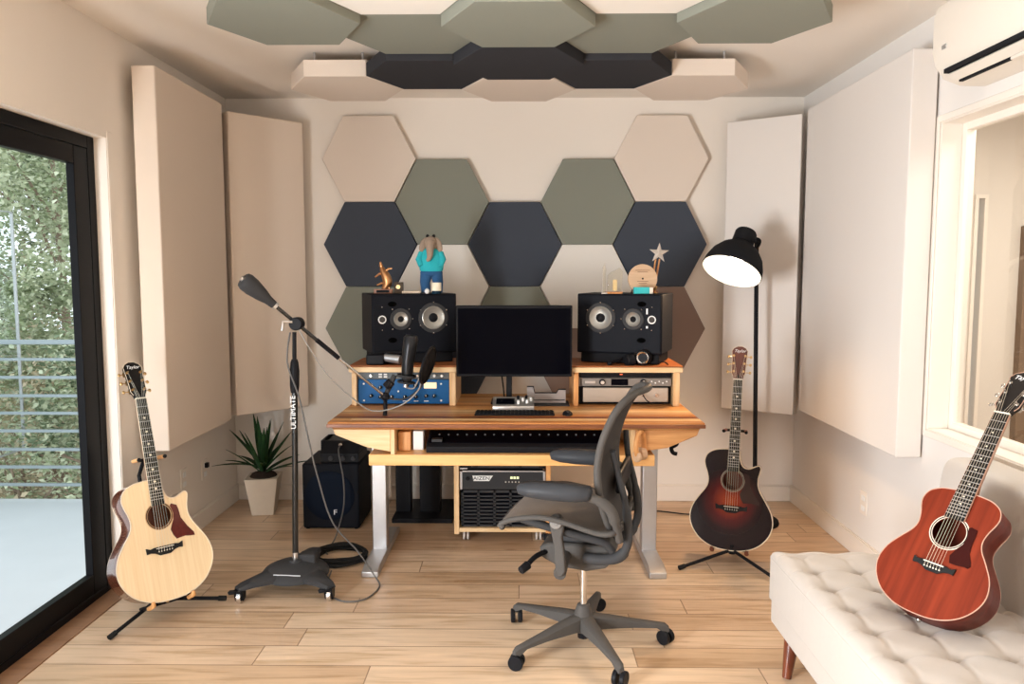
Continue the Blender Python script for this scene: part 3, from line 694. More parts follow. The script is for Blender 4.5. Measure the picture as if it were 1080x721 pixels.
MB().tube(spline([(.66, 4.08, 1.06), (.60, 4.10, 1.035), (.60, 4.075, 1.03)], 6), .006, 8).build('yoke', M_dark, t, world=True)
# small camera like box with silver barrel on the left hutch
t = thing('desk_gadget', 'small black box with a silver barrel on the left hutch behind the microphone', 'device', (-.76, 4.08, .982))
MB().box(-.822, -.725, 4.05, 4.12, .984, 1.040, ).build('body', M_black, t, world=True, bevel=.008)
MB().cyl((-.727, 4.08, 1.022), (-.640, 4.06, 1.012), .022, .025, n=24).build('barrel', M_steel, t, world=True, bevel=.002)
MB().tube([(-.80, 4.06, 1.045), (-.70, 4.06, 1.052), (-.63, 4.05, 1.050)], .006, 8).build('handle', M_black, t, world=True)

# ------------------------------------------------------------------ things on the speakers
ZS = 1.360
t = thing('bronze_figurine', 'small bronze figurine of a leaping animal on a wooden plinth', 'figurine', (-.745, 4.21, ZS))
MB().box(-.80, -.70, 4.185, 4.235, ZS, ZS+.024).build('plinth', woodgrain('plinth_wood', (.30, .12, .06), (.42, .18, .10), .35, axis=0), t, world=True, bevel=.002)
MB().box(-.785, -.715, 4.183, 4.186, ZS+.005, ZS+.019).build('name_plate', M_black, t, world=True)
fb = MB().tube(spline([(-.748, 4.21, ZS+.022), (-.728, 4.21, ZS+.055), (-.735, 4.21, ZS+.09), (-.752, 4.21, ZS+.125), (-.762, 4.21, ZS+.15), (-.765, 4.205, ZS+.172)], 5),
               [.016+.010*sin(i/25*pi*1.6) if i < 20 else .013-.0015*(i-19) for i in range(26)], 10)
fb.build('body', M_bronze, t, world=True, smooth=80)
for a, bq in (((-.745, ZS+.11), (-.795, ZS+.088)), ((-.742, ZS+.118), (-.700, ZS+.135)), ((-.735, ZS+.05), (-.785, ZS+.045)), ((-.73, ZS+.05), (-.715, ZS+.024))):
    MB().tube([(a[0], 4.21, a[1]), ((a[0]+bq[0])/2, 4.205, (a[1]+bq[1])/2+.008), (bq[0], 4.20, bq[1])], [.009, .007, .004], 8).build('limb', M_bronze, t, world=True, smooth=80)
t = thing('award_plaque', 'small dark plaque with a gold disc beside the bronze figurine', 'plaque', (-.665, 4.2, ZS))
MB().box(-.690, -.640, 4.19, 4.21, ZS, ZS+.062).build('plate', pm('dark_walnut', (.07, .05, .035), .4), t, world=True, bevel=.002)
MB().cyl((-.667, 4.191, ZS+.036), (-.667, 4.186, ZS+.036), .011, n=20).build('medallion', M_brass, t, world=True)
tag(MB().box(-.645, -.545, 4.17, 4.20, ZS, ZS+.014).build('paper_roll', pm('cream_paper', (.80, .66, .50), .7), loc=(-.6, 4.185, ZS), bevel=.004), 'cream paper strip lying between the plaque and the elephant', 'paper')

# stuffed elephant
ex, ey = -.490, 4.235
t = thing('stuffed_elephant', 'stuffed toy elephant in a turquoise sweater and jeans on the left speaker', 'stuffed toy', (ex, ey, ZS))
e = lambda p: (ex+p[0], ey+p[1], ZS+p[2])
MB().tube([e((-.030, 0, .005)), e((-.036, 0, .06)), e((-.025, 0, .115))], [.026, .028, .036], 14).build('trouser_leg', M_denim, t, world=True, smooth=80)
MB().tube([e((.034, 0, .005)), e((.036, 0, .06)), e((.025, 0, .115))], [.026, .028, .036], 14).build('trouser_leg', M_denim, t, world=True, smooth=80)
MB().ball(e((0, 0, .112)), .058, 20, (1.08, .75, .45)).build('jeans_seat', M_denim, t, world=True, smooth=80)
MB().lathe([(.050, -.06), (.064, -.045), (.069, -.01), (.066, .03), (.052, .062), (.028, .080), (.001, .084)], 28, T_(*e((0, 0, .172))) @ Matrix.Diagonal((1, .72, 1, 1))).build('sweater', M_teal, t, world=True, smooth=80)
MB().tube([e((-.050, -.012, .222)), e((-.064, -.022, .185)), e((-.052, -.034, .150))], [.018, .020, .015], 12).build('sleeve', M_teal, t, world=True, smooth=80)
MB().tube([e((.050, -.012, .222)), e((.064, -.022, .185)), e((.052, -.034, .150))], [.018, .020, .015], 12).build('sleeve', M_teal, t, world=True, smooth=80)
MB().ball(e((0, -.018, .272)), .036, 20, (1.0, .95, 1.15)).build('head', M_eleph, t, world=True, smooth=80)
MB().tube(spline([e((0, -.045, .275)), e((0, -.062, .245)), e((.001, -.068, .212)), e((-.004, -.074, .188)), e((-.016, -.078, .178))], 5), [.026-.0009*i for i in range(21)], 12).build('trunk', M_eleph, t, world=True, smooth=80)
for s in (-1, 1):
    MB().tube(spline([e((s*.022, -.01, .300)), e((s*.038, -.015, .278)), e((s*.047, -.018, .248)), e((s*.052, -.020, .222))], 4), [.010, .013, .015, .016, .018, .018, .019, .019, .018, .017, .014, .010, .005], 10, flat=.55).build('ear', M_eleph, t, world=True, smooth=80)
    MB().ball(e((s*.017, -.022, .312)), .0095, 12).build('tuft', M_black, t, world=True)
    MB().ball(e((s*.012, -.053, .285)), .0035, 10).build('eye', M_black, t, world=True)
# mug/candle
t = thing('candle_jar', 'small dark jar with a pale label in front of the stuffed elephant', 'jar', (-.452, 4.135, ZS))
MB().lathe([(.024, 0), (.0255, .003), (.0255, .055), (.022, .058)], 28, T_(-.452, 4.135, ZS)).build('jar', pm('dark_teal_glass', (.01, .03, .05), .15), t, world=True)
MB().lathe([(.0262, .016), (.0262, .060)], 28, T_(-.452, 4.135, ZS), cap=False).build('label_band', pm('cream_label', (.80, .74, .58), .6), t, world=True)
t = thing('small_white_ball', 'small white ball beside the dark jar on the left speaker', 'ball', (-.502, 4.13, ZS)); 
MB().ball((-.502, 4.13, ZS+.014), .014, 16).build('ball_body', M_white, t, world=True)
MB().cyl((-.502, 4.13, ZS+.027), (-.502, 4.13, ZS+.030), .004, n=10).build('cap', M_steel, t, world=True)

# right speaker awards
t = thing('glass_award', 'tall slim clear glass award, leftmost on the right speaker', 'award', (.452, 4.17, ZS))
MB().prism([(.444, ZS+.004), (.460, ZS+.004), (.461, ZS+.135), (.452, ZS+.165), (.444, ZS+.14)], 4.16, 4.18, plane='xz').build('blade', M_cglass, t, world=True, bevel=.001)
MB().box(.436, .468, 4.150, 4.190, ZS, ZS+.005).build('foot', M_chrome, t, world=True)
MB().tube([(.443, 4.158, ZS+.005), (.443, 4.158, ZS+.13), (.452, 4.158, ZS+.163)], .0012, 6).build('edge', M_chrome, t, world=True)
t = thing('glass_award', 'short wide glass award with a gold core beside the tall slim one', 'award', (.51, 4.17, ZS))
MB().prism([(.470, ZS+.010), (.545, ZS+.010), (.552, ZS+.12), (.535, ZS+.14), (.487, ZS+.115), (.470, ZS+.10)], 4.16, 4.19, plane='xz').build('block', M_cglass, t, world=True, bevel=.002)
MB().box(.500, .522, 4.170, 4.180, ZS+.016, ZS+.075).build('gold_core', pm('pale_gold', (.80, .60, .30), .4, metal=.4), t, world=True)
MB().box(.462, .550, 4.155, 4.195, ZS, ZS+.010).build('foot', M_bronze, t, world=True)
t = thing('round_plaque', 'round tan wooden disc plaque on the right speaker', 'plaque', (.668, 4.235, ZS))
Tq = T_(.668, 4.235, ZS+.079) @ Rm(-7, 'X')
MB().lathe([(.079, 0), (.080, .003), (.080, .011), (.079, .014)], 48, Tq @ Rm(90, 'X')).build('disc', M_disc, t, world=True)
MB().cyl((0, -.0145, 0), (0, -.017, 0), .005, n=12, T=Tq).build('pin', M_darkt, t, world=True)
for z, w in ((.045, .04), (.036, .028), (-.016, .03), (-.026, .022)): MB().box(-w, w, -.0155, -.014, z, z+.002, T=Tq).build('engraved_line', M_leg, t, world=True)
MB().box(-.02, .02, 0, .04, -.079, -.074, T=Tq).build('support', M_darkt, t, world=True)
t = thing('teal_box', 'flat turquoise box with a cream end, in front of the round disc', 'box', (.655, 4.13, ZS))
MB().box(.608, .690, 4.12, 4.16, ZS, ZS+.036).build('box_body', M_dteal, t, world=True, bevel=.002)
MB().box(.690, .708, 4.121, 4.159, ZS, ZS+.034).build('box_end', M_bone, t, world=True, bevel=.001)
t = thing('star_trophy', 'silver star trophy on a leaning double stem behind the round disc', 'trophy', (.74, 4.32, ZS))
star = [((.058 if i % 2 == 0 else .022)*sin(pi*i/5), (.058 if i % 2 == 0 else .022)*cos(pi*i/5)) for i in range(10)]
Ts = T_(.770, 4.31, ZS+.222) @ Rm(3, 'Y')
sm = MB(); sv = [(a, 0, b) for a, b in star]+[(0, -.016, 0), (0, .016, 0)]
sm.add(sv, [(i, (i+1) % 10, 10) for i in range(10)]+[((i+1) % 10, i, 11) for i in range(10)], Ts)
sm.build('star', pm('pale_silver', (.80, .72, .64), .35, metal=.4), t, world=True, smooth=5)
for dx in (-.010, .012): MB().tube([(.738+dx*.8, 4.325, ZS+.01), (.765+dx, 4.325, ZS+.19)], [.006, .005], 8).build('stem', M_bronze, t, world=True)
MB().box(.700, .765, 4.29, 4.35, ZS, ZS+.014).build('foot', M_leg, t, world=True, bevel=.002)
t = thing('tiny_gold_cup', 'tiny gold cup at the right end of the right speaker', 'cup', (.752, 4.265, ZS))
MB().lathe([(.010, 0), (.011, .004), (.003, .008), (.003, .018), (.010, .026), (.012, .040)], 16, T_(.744, 4.262, ZS), cap=False).build('cup_bowl', M_brass, t, world=True, smooth=60)
MB().tube([(.734, 4.262, ZS+.034), (.726, 4.262, ZS+.028), (.736, 4.262, ZS+.024)], .0018, 6).build('handle', M_brass, t, world=True)

# ------------------------------------------------------------------ under the desk
t = thing('rack_cart', 'low wooden rack cart on clear casters under the desk', 'cart', (-.1, 4.3, 0))
MB().box(-.362, -.335, 4.10, 4.52, .045, .49).build('side_panel', M_pinez, t, world=True, bevel=.002)
MB().box(.140, .165, 4.10, 4.52, .045, .49).build('side_panel', M_orange, t, world=True, bevel=.002)
MB().box(-.335, .140, 4.10, 4.52, .058, .080).build('bottom_board', M_pine, t, world=True, bevel=.002)
for x in (-.30, .10):
    for y in (4.15, 4.46):
        c = MB().cyl((x-.016, y, .026), (x-.005, y, .026), .026, n=20).cyl((x+.005, y, .026), (x+.016, y, .026), .026, n=20).build('caster', pm('clear_caster', (.55, .50, .46), .2) if (x, y) == (-.30, 4.15) else bpy.data.materials['clear_caster'], t, world=True)
        MB().box(x-.02, x+.02, y-.014, y+.016, .050, .058).build('caster_bracket', M_steel, c, world=True)
t = thing('rack_unit', 'black rack unit with tiny lights, uppermost in the cart', 'audio unit', (-.1, 4.12, .41), group='rack gear in the cart')
MB().box(-.330, .135, 4.125, 4.45, .405, .475).build('chassis', M_black, t, world=True, bevel=.002)
MB().box(-.27, .10, 4.122, 4.126, .412, .44).build('front_plate', M_dark, t, world=True)
MB().box(.035, .058, 4.118, 4.122, .43, .437).build('status_light', M_white, t, world=True)
for x in (-.25, -.24, .0, .12): MB().cyl((x, 4.123, .425), (x, 4.112, .425), .010, n=14).build('knob', M_black, t, world=True)
MB().box(-.328, -.29, 4.115, 4.125, .405, .411).build('bracket', M_steel, t, world=True)
t = thing('computer_case', 'black rack computer with a white name badge in the cart', 'computer', (-.1, 4.12, .3), group='rack gear in the cart')
MB().box(-.318, .125, 4.122, 4.45, .290, .395).build('chassis', M_dark, t, world=True, bevel=.003)
MB().box(-.332, -.318, 4.118, 4.13, .290, .392).build('rack_ear', M_steel, t, world=True, bevel=.001)
MB().box(.125, .137, 4.118, 4.13, .290, .392).build('rack_ear', M_steel, t, world=True, bevel=.001)
MB().box(-.318, .125, 4.119, 4.122, .389, .395).build('top_trim', M_steel, t, world=True)
bd = MB().prism([(-.262, .368), (-.150, .368), (-.170, .338), (-.256, .338)], 4.118, 4.123, plane='xz').build('badge', M_white, t, world=True)
text('lettering', 'AIZEN', .026, WM[t].inverted() @ T_(-.212, 4.1172, .353) @ Rm(90, 'X'), M_darkt, t, sx=1.25)
for i in range(3): MB().box(-.055+i*.017, -.042+i*.017, 4.118, 4.122, .350, .363).build('lit_button', emis('button_glow', (.75, .80, .45), .7) if i == 0 else bpy.data.materials['button_glow'], t, world=True)
for i in range(5): MB().cyl((-.08+i*.018, 4.122, .333), (-.08+i*.018, 4.117, .333), .004, n=8).build('port', M_alu, t, world=True)
MB().cyl((-.288, 4.122, .352), (-.288, 4.115, .352), .011, n=18).build('power_knob', M_black, t, world=True)
t = thing('ventilated_unit', 'black ventilated rack case with slotted front at the bottom of the cart', 'audio unit', (-.1, 4.12, .07), group='rack gear in the cart')
MB().box(-.325, .130, 4.135, 4.45, .082, .286).build('chassis', M_gloss, t, world=True)
fr = MB().box(-.325, .130, 4.122, 4.136, .082, .092).box(-.325, .130, 4.122, 4.136, .272, .286)
for i in range(6): fr.box(-.325+i*.0885, -.3125+i*.0885, 4.122, 4.136, .082, .286)
for j in range(1, 9): fr.box(-.325, .130, 4.122, 4.136, .088+j*.0205-.004, .088+j*.0205+.0045)
fr.build('slotted_grille', M_dark, t, world=True)

t = thing('speaker_stand', 'black speaker stand with two square pillars behind the left desk leg', 'stand', (-.58, 4.6, 0))
MB().box(-.76, -.40, 4.42, 4.83, 0, .028).build('base_plate', M_black, t, world=True, bevel=.004)
MB().box(-.755, -.665, 4.55, 4.64, .028, .70).build('pillar', M_black, t, world=True, bevel=.004)
MB().box(-.61, -.485, 4.55, 4.64, .028, .70).build('pillar', M_black, t, world=True, bevel=.004)
MB().box(-.76, -.40, 4.46, 4.80, .70, .724).build('top_plate', M_black, t, world=True, bevel=.004)

t = thing('subwoofer', 'black subwoofer cube with a round grille left of the desk', 'subwoofer', (-1.08, 4.45, 0))
MB().box(-1.252, -.925, 4.305, 4.66, .006, .385).build('cabinet', M_speaker, t, world=True, bevel=.012)
MB().lathe([(.143, 0), (.143, .004), (.135, .010), (.10, .013), (.0001, .014)], 48, T_(-1.095, 4.305, .200) @ Rm(90, 'X'), cap=False).build('grille', pm('sub_grille', (.006, .010, .02), .7), t, world=True)
text('logo', 'F', .042, WM[t].inverted() @ T_(-1.060, 4.289, .105) @ Rm(90, 'X'), M_text, t, extrude=.001, sx=1.2)
for x in (-1.23, -.95):
    for y in (4.33, 4.63): MB().cyl((x, y, 0), (x, y, .008), .012, n=12).build('foot', M_rubber, t, world=True)
t = thing('stereo_receiver', 'black box with front sockets standing on the subwoofer', 'audio unit', (-1.04, 4.45, .386))
MB().box(-1.150, -.93, 4.33, 4.58, .387, .440).box(-1.165, -1.120, 4.40, 4.58, .387, .50).build('case', M_black, t, world=True, bevel=.004)
MB().prism([(4.33, .440), (4.40, .50), (4.58, .50), (4.58, .440)], -1.15, -.93, plane='yz').build('sloped_top', M_black, t, world=True)
for x in (-1.09, -1.02, -.96): MB().cyl((x, 4.33, .412), (x, 4.318, .412), .013, n=16).build('knob', M_dark, t, world=True)
MB().cyl((-1.035, 4.352, .470), (-1.035, 4.335, .490), .010, n=14).build('plug', M_chrome, t, world=True)

# ------------------------------------------------------------------ potted plant
t = thing('potted_yucca', 'dark green spiky plant in a square tapered pot in the left corner', 'plant', (-1.58, 4.62, 0))
def sq(h0, h1, a, b_):
    m = MB(); m.add([(x*a, y*a, h0) for x, y in ((-1, -1), (1, -1), (1, 1), (-1, 1))]+[(x*b_, y*b_, h1) for x, y in ((-1, -1), (1, -1), (1, 1), (-1, 1))],
                    [(0, 1, 2, 3), (4, 5, 6, 7), (0, 1, 5, 4), (1, 2, 6, 5), (2, 3, 7, 6), (3, 0, 4, 7)], Rm(8, 'Z')); return m
sq(0, .232, .064, .098).build('pot', M_pot, t, bevel=.004)
MB().lathe([(.085, 0), (.07, .02), (.03, .035), (.001, .04)], 16, T_(0, 0, .228), cap=False).build('soil', M_soil, t)
rl = random.Random(3)
for i in range(26):
    a = i*2.399+rl.uniform(-.2, .2); el = [82, 64, 46, 24][min(3, i//6)]+rl.uniform(-6, 6); ln = rl.uniform(.25, .33)
    if i < 4: ln = rl.uniform(.32, .37)
    dr = Vector((cos(a)*cos(R(el)), sin(a)*cos(R(el)), sin(R(el)))); 
    if -1.58+dr.x*ln < -1.80: ln = .20/max(.01, abs(dr.x))
    sd = dr.cross(Vector((0, 0, 1))).normalized(); nn = sd.cross(dr).normalized(); m = MB(); rows = []
    base = Vector((cos(a)*.015, sin(a)*.015, .25+.02*(i % 3)))
    for k in range(9):
        u = k/8; p = base+dr*ln*u-Vector((0, 0, 1))*(.05*u*u*cos(R(el))); w = .017*min(1, .45+u*2.4)*(1-u**3)+.0008
        rows.append([p-sd*w+nn*w*.35, p, p+sd*w+nn*w*.35])
    m.grid(rows).build('leaf', M_leaf, t, solid=.0015, smooth=60)

# ------------------------------------------------------------------ microphone stand
t = thing('microphone_stand', 'tall boom microphone stand with counterweight and rolling base', 'microphone stand', (-1.06, 3.5, 0))
c0 = Vector((-1.058, 3.50, 0))
MB().lathe([(.155, .062), (.155, .072), (.14, .090), (.10, .108), (.05, .118), (.03, .12), (.028, .13)], 40, T_(*c0), cap=True).build('base_plate', M_dark, t, world=True, smooth=50)
MB().box(-1.045, -.965, 3.50, 3.56, .10, .150).build('base_block', M_dark, t, world=True, bevel=.008)
MB().tube([(-1.125, 3.385, .098), (-1.0, 3.375, .098)], .003, 6).build('base_handle', M_steel, t, world=True)
for (x, y) in ((-1.253, 3.31), (-.858, 3.335), (-1.045, 3.80)):
    d = (Vector((x, y, 0))-c0); L_ = d.length; d.normalize(); s = Vector((-d.y, d.x, 0)); m = MB(); rows = []
    for u, w, z0, z1 in ((.2, .085, .064, .100), (.5, .060, .064, .096), (.78, .042, .066, .088), (.93, .036, .064, .082), (1.05, .024, .060, .074)):
        p = c0+d*L_*u
        rows.append([p-s*w+Vector((0, 0, z0)), p-s*w+Vector((0, 0, z1-.010)), p-s*w*.72+Vector((0, 0, z1)), p+s*w*.72+Vector((0, 0, z1)), p+s*w+Vector((0, 0, z1-.010)), p+s*w+Vector((0, 0, z0)), p-s*w+Vector((0, 0, z0))])
    m.grid(rows); k = len(m.v)
    m.add(rows[-1][:6], [(0, 1, 2, 3, 4, 5)]); m.add(rows[0][:6], [(0, 1, 2, 3, 4, 5)])
    m.build('base_leg', M_grey if False else M_dark, t, world=True, smooth=35)
    cst = MB().cyl((x-.010, y, .030), (x+.010, y, .030), .030, n=24).build('caster', M_chrome, t, world=True, bevel=.003)
    MB().prism([(y-.032, .066), (y+.026, .066), (y+.020, .018), (y-.010, .012)], x-.019, x-.011, plane='yz').prism([(y-.032, .066), (y+.026, .066), (y+.020, .018), (y-.010, .012)], x+.011, x+.019, plane='yz').box(x-.017, x+.017, y-.028, y+.02, .056, .063).build('caster_fork', M_black, cst, world=True)
    MB().prism([(x-.045, .060), (x-.012, .064), (x-.012, .050), (x-.040, .046)], y-.03, y-.005, plane='xz').build('brake_tab', M_black, cst, world=True, bevel=.002)
pz = lambda z: (-1.058+.022*(z-.12)/1.1, 3.50, z)
MB().tube([pz(.12), pz(.94)], .0135, 16).build('lower_tube', pm('black_chrome', (.05, .05, .05), .18, metal=.8), t, world=True)
MB().cyl(pz(.125), pz(.165), .0165, n=18).build('collar', M_chrome, t, world=True)
MB().tube([pz(z) for z in (.92, .95, 1.02, 1.06, 1.075)], [.017, .021, .022, .018, .013], 18).build('grip_clutch', M_black, t, world=True)
MB().tube([pz(1.07), pz(1.20)], .0095, 14).build('upper_tube', M_black, t, world=True)
text('lettering', 'ULTIMATE', .034, WM[t].inverted() @ T_(pz(.86)[0]-.003, 3.486, .83) @ Rm(90, 'X') @ Rm(90, 'Z'), M_text, t, extrude=.0008)
A = Vector((-1.118, 3.42, 1.342)); Bp = Vector((-.668, 3.755, .862)); dv = (Bp-A).normalized()
piv = A+dv*((Vector((-1.035, 3.5, 1.232))-A).dot(dv))
MB().cyl(piv+Vector((0, -.028, 0)), piv+Vector((0, .03, 0)), .030, n=24).build('pivot_clutch', M_black, t, world=True, bevel=.004)
MB().tube([piv+Vector((-.012, -.03, .01)), piv+Vector((-.05, -.04, .012)), piv+Vector((-.056, -.04, -.03))], .006, 8).build('tee_handle', M_alu, t, world=True)
MB().tube([A, A+dv*.30], .0085, 12).build('boom_tube', pm('black_chrome_boom', (.06, .06, .06), .15, metal=.85), t, world=True)
MB().tube([A+dv*.28, A+dv*.42], .011, 12).build('boom_clutch', M_black, t, world=True)
MB().tube([A+dv*.40, Bp], .0065, 12).build('boom_extension', M_chrome, t, world=True)
MB().tube([A+dv*.030, A-dv*.012, A-dv*.045, A-dv*.10, A-dv*.135, A-dv*.150, A-dv*.154], [.017, .021, .030, .040, .041, .036, .030], 22).build('counterweight', M_dark, t, world=True, smooth=60)
MB().cyl(A-dv*.150, A-dv*.164, .012, n=14).build('weight_cap', M_alu, t, world=True)
MB().cyl(A+dv*.035, A+dv*.022, .018, n=18).build('weight_collar', M_alu, t, world=True)

t = thing('boom_microphone', 'black studio microphone hung from the boom in front of the left speaker', 'microphone', (-.6, 3.77, .9))
MB().ball(Bp, .022, 16).build('swivel_joint', M_black, t, world=True)
MB().tube([Bp, (-.672, 3.77, .79), (-.676, 3.76, .742)], [.010, .010, .012], 12).build('mount_rod', M_black, t, world=True)
MB().tube([Bp, (-.655, 3.77, .90), (-.625, 3.78, .965)], [.011, .013, .013], 12).build('mount_arm', M_dark, t, world=True)
MB().cyl((-.668, 3.77, .905), (-.640, 3.775, .935), .022, n=18).build('knuckle', M_black, t, world=True, bevel=.003)
MB().tube([(-.566, 3.78, .925), (-.563, 3.78, .95), (-.559, 3.78, 1.03), (-.549, 3.78, 1.10), (-.541, 3.78, 1.15), (-.540, 3.78, 1.164)], [.020, .028, .031, .035, .036, .028], 26).build('body', pm('mic_body', (.03, .03, .032), .28, metal=.5), t, world=True, smooth=50)
MB().lathe([(.046, -.006), (.050, 0), (.046, .006)], 30, axis_T((-.566, 3.78, .962), (.12, 0, 1)), cap=False).build('shock_ring', M_dark, t, world=True)
MB().lathe([(.042, -.005), (.046, 0), (.042, .005)], 30, axis_T((-.568, 3.78, .930), (.12, 0, 1)), cap=False).build('shock_ring', M_dark, t, world=True)
MB().cyl((-.572, 3.78, .905), (-.568, 3.78, .93), .011, n=14).build('plug', M_alu, t, world=True)
t = thing('pop_filter', 'round black pop filter seen nearly edge on beside the microphone', 'pop filter', (-.45, 3.74, 1.0))
Tp = axis_T((-.452, 3.72, 1.022), (.95, -.20, -.27))
MB().lathe([(.0001, 0), (.088, 0)], 40, Tp, cap=False).build('gauze', M_blackm, t, world=True, solid=.003)
MB().tube([Tp @ Vector((.092*cos(a), .092*sin(a), 0)) for a in [2*pi*i/40 for i in range(41)]], .006, 8).build('hoop', M_black, t, world=True)
MB().tube(spline([Tp @ Vector((-.0, -.092, 0)), (-.50, 3.74, .90), (-.57, 3.76, .85), (-.655, 3.765, .85)], 6), .0045, 8).build('gooseneck', M_dark, t, world=True)

M_cab = pm('cable_grey', (.10, .095, .09), .5); M_cabb = pm('cable_black', (.015, .015, .015), .5)
cable('microphone_cable', [(-1.02, 3.476, 1.245), (-.985, 3.49, 1.16), (-.905, 3.54, 1.009), (-.818, 3.62, .89), (-.72, 3.70, .800), (-.584, 3.72, .826), (-.50, 3.73, .90), (-.495, 3.75, .96), (-.53, 3.78, .90), (-.572, 3.78, .905)], .0035, pm('cable_light', (.30, .28, .26), .4), 'thin grey microphone cable looping below the boom to the microphone')
cable('floor_cable', [(-1.05, 3.478, 1.20), (-1.065, 3.478, 1.06), (-1.015, 3.478, .90), (-.98, 3.48, .72), (-.944, 3.50, .523), (-.884, 3.52, .301), (-.777, 3.55, .153), (-.700, 3.56, .03), (-.660, 3.48, .006), (-.70, 3.34, .006), (-.80, 3.32, .006), (-.90, 3.44, .006), (-.93, 3.66, .01)], .004, M_cab, 'long black cable running from the microphone stand down to the floor')
cable('speaker_cable', [(-1.035, 4.335, .487), (-1.03, 4.27, .46), (-.995, 4.22, .325), (-.99, 4.2, .174), (-1.0, 4.05, .05), (-1.02, 3.93, .012), (-1.0, 3.86, .02)], .004, M_cab, 'thin cable dropping from the box on the subwoofer to the coil')
pts = []
for i in range(5*24+1):
    a = 2*pi*i/24; rr = .128+.006*sin(i*.37); pts.append((-.925+rr*cos(a), 3.835+rr*sin(a), .010+.007*(i/24)+.003*sin(i)))
tag(MB().tube(pts, .0075, 7).build('coiled_cable', M_cabb, loc=(-.905, 3.835, 0), smooth=80), 'coiled black cable lying on the floor by the desk leg', 'cable')
cable('power_cable', [(.72, 4.60, .006), (.80, 4.66, .006), (.90, 4.64, .006), (1.0, 4.60, .006), (1.10, 4.58, .006), (1.2, 4.55, .006)], .004, M_cabb, 'thin black power cable on the floor between the desk and the sunburst guitar')

# ------------------------------------------------------------------ floor lamp
t = thing('floor_lamp', 'black industrial floor lamp with a dome shade, lit, behind the sunburst guitar', 'lamp', (1.385, 4.5, 0))
MB().lathe([(.14, 0), (.142, .008), (.138, .022), (.02, .030), (.018, .05)], 40, T_(1.385, 4.46, 0)).build('base', M_blackm, t, world=True, smooth=50)
MB().tube([(1.388, 4.46, .03), (1.362, 4.48, 1.66)], .0125, 14).build('pole', M_blackm, t, world=True)
ax = Vector((-.40, -.36, -.84)).normalized(); oc = Vector((1.150, 4.22, 1.478))     # centre of the shade opening, pointing direction
Tl = axis_T(oc, -ax)                                                                # local +Z goes up the shade
sh = t
MB().lathe([(.163, 0), (.165, .006), (.158, .045), (.140, .095), (.108, .140), (.070, .170), (.058, .178)], 48, Tl, cap=False).build('shade', M_blackm, sh, world=True, smooth=60)
MB().lathe([(.160, .001), (.154, .045), (.136, .093), (.105, .136), (.068, .165), (.001, .168)], 48, Tl, cap=False).build('shade_lining', M_shadein, t, world=True, smooth=60)
MB().lathe([(.058, .176), (.060, .185), (.060, .250), (.054, .262), (.0001, .264)], 32, Tl, cap=False).build('socket_housing', M_blackm, t, world=True, bevel=.002)
MB().tube([Tl @ Vector((0, 0, .168)), Tl @ Vector((0, 0, .12))], .020, 16).build('bulb_holder', M_white, t, world=True)
MB().ball(Tl @ Vector((0, 0, .090)), .038, 20).build('bulb', M_bulb, t, world=True)
for s in (-1, 1):
    q = Vector((cos(R(60)), sin(R(60)), 0))
    pA = Tl @ Vector((.066*s, 0, .20)); MB().cyl(Tl @ Vector((.058*s, 0, .200)), Tl @ Vector((.080*s, 0, .200)), .010, n=14).build('side_knob', M_blackm, t, world=True)
pk = Tl @ Vector((.0, 0, .24)); 
MB().tube(spline([Tl @ Vector((.055, .0, .235)), (1.335, 4.36, 1.66), (1.350, 4.42, 1.62), (1.362, 4.47, 1.64)], 6), .009, 10).build('swivel_bracket', M_blackm, t, world=True)
ld = bpy.data.lights.new('lamp_light', 'SPOT'); ld.energy = 34; ld.color = (1, .62, .32); ld.spot_size = R(140); ld.spot_blend = .6; ld.shadow_soft_size = .04
lo = bpy.data.objects.new('lamp_light', ld); COL.objects.link(lo); lo.location = Tl @ Vector((0, 0, .045)); lo.rotation_euler = ax.to_track_quat('-Z', 'Y').to_euler()

# ------------------------------------------------------------------ guitars
def gframe(B, yaw, lean, roll):
    yaw, lean, roll = R(yaw), R(lean), R(roll)
    n = Vector((sin(yaw), -cos(yaw), 0)); r = Vector((-n.y, n.x, 0)); u = Vector((0, 0, 1))*cos(lean)-n*sin(lean)
    u2 = u*cos(roll)+r*sin(roll); r2 = r*cos(roll)-u*sin(roll); bk = u2.cross(r2)*1.0
    Mx = Matrix((r2, bk, u2)).transposed()          # columns: right, back, up
    if (Mx.to_3x3().determinant() < 0): bk = -bk; Mx = Matrix((r2, bk, u2)).transposed()
    return Mx
def outline(cut, s):
    L_ = [(0, 0), (.05, .003), (.10, .016), (.15, .046), (.188, .095), (.203, .150), (.192, .208), (.160, .262), (.130, .305), (.120, .340), (.126, .378), (.139, .415), (.143, .445), (.130, .478), (.095, .500), (.05, .508), (.026, .509)]
    if cut: R_ = [(.05, .003), (.10, .016), (.15, .046), (.188, .095), (.203, .150), (.192, .208), (.162, .262), (.136, .305), (.124, .340), (.124, .375), (.131, .405), (.134, .425), (.124, .437), (.105, .430), (.080, .418), (.056, .420), (.040, .436), (.031, .465), (.026, .509)]
    else: R_ = L_[1:]
    def sm(P):
        return [tuple(p)[:2] for p in spline([(a, b, 0) for a, b in P], 4)]
    left = [(-a, b) for a, b in sm(L_)]; right = sm([(0, 0)]+R_)[1:]
    pts = left+list(reversed(right))
    return [(a*s, b*s) for a, b in pts]
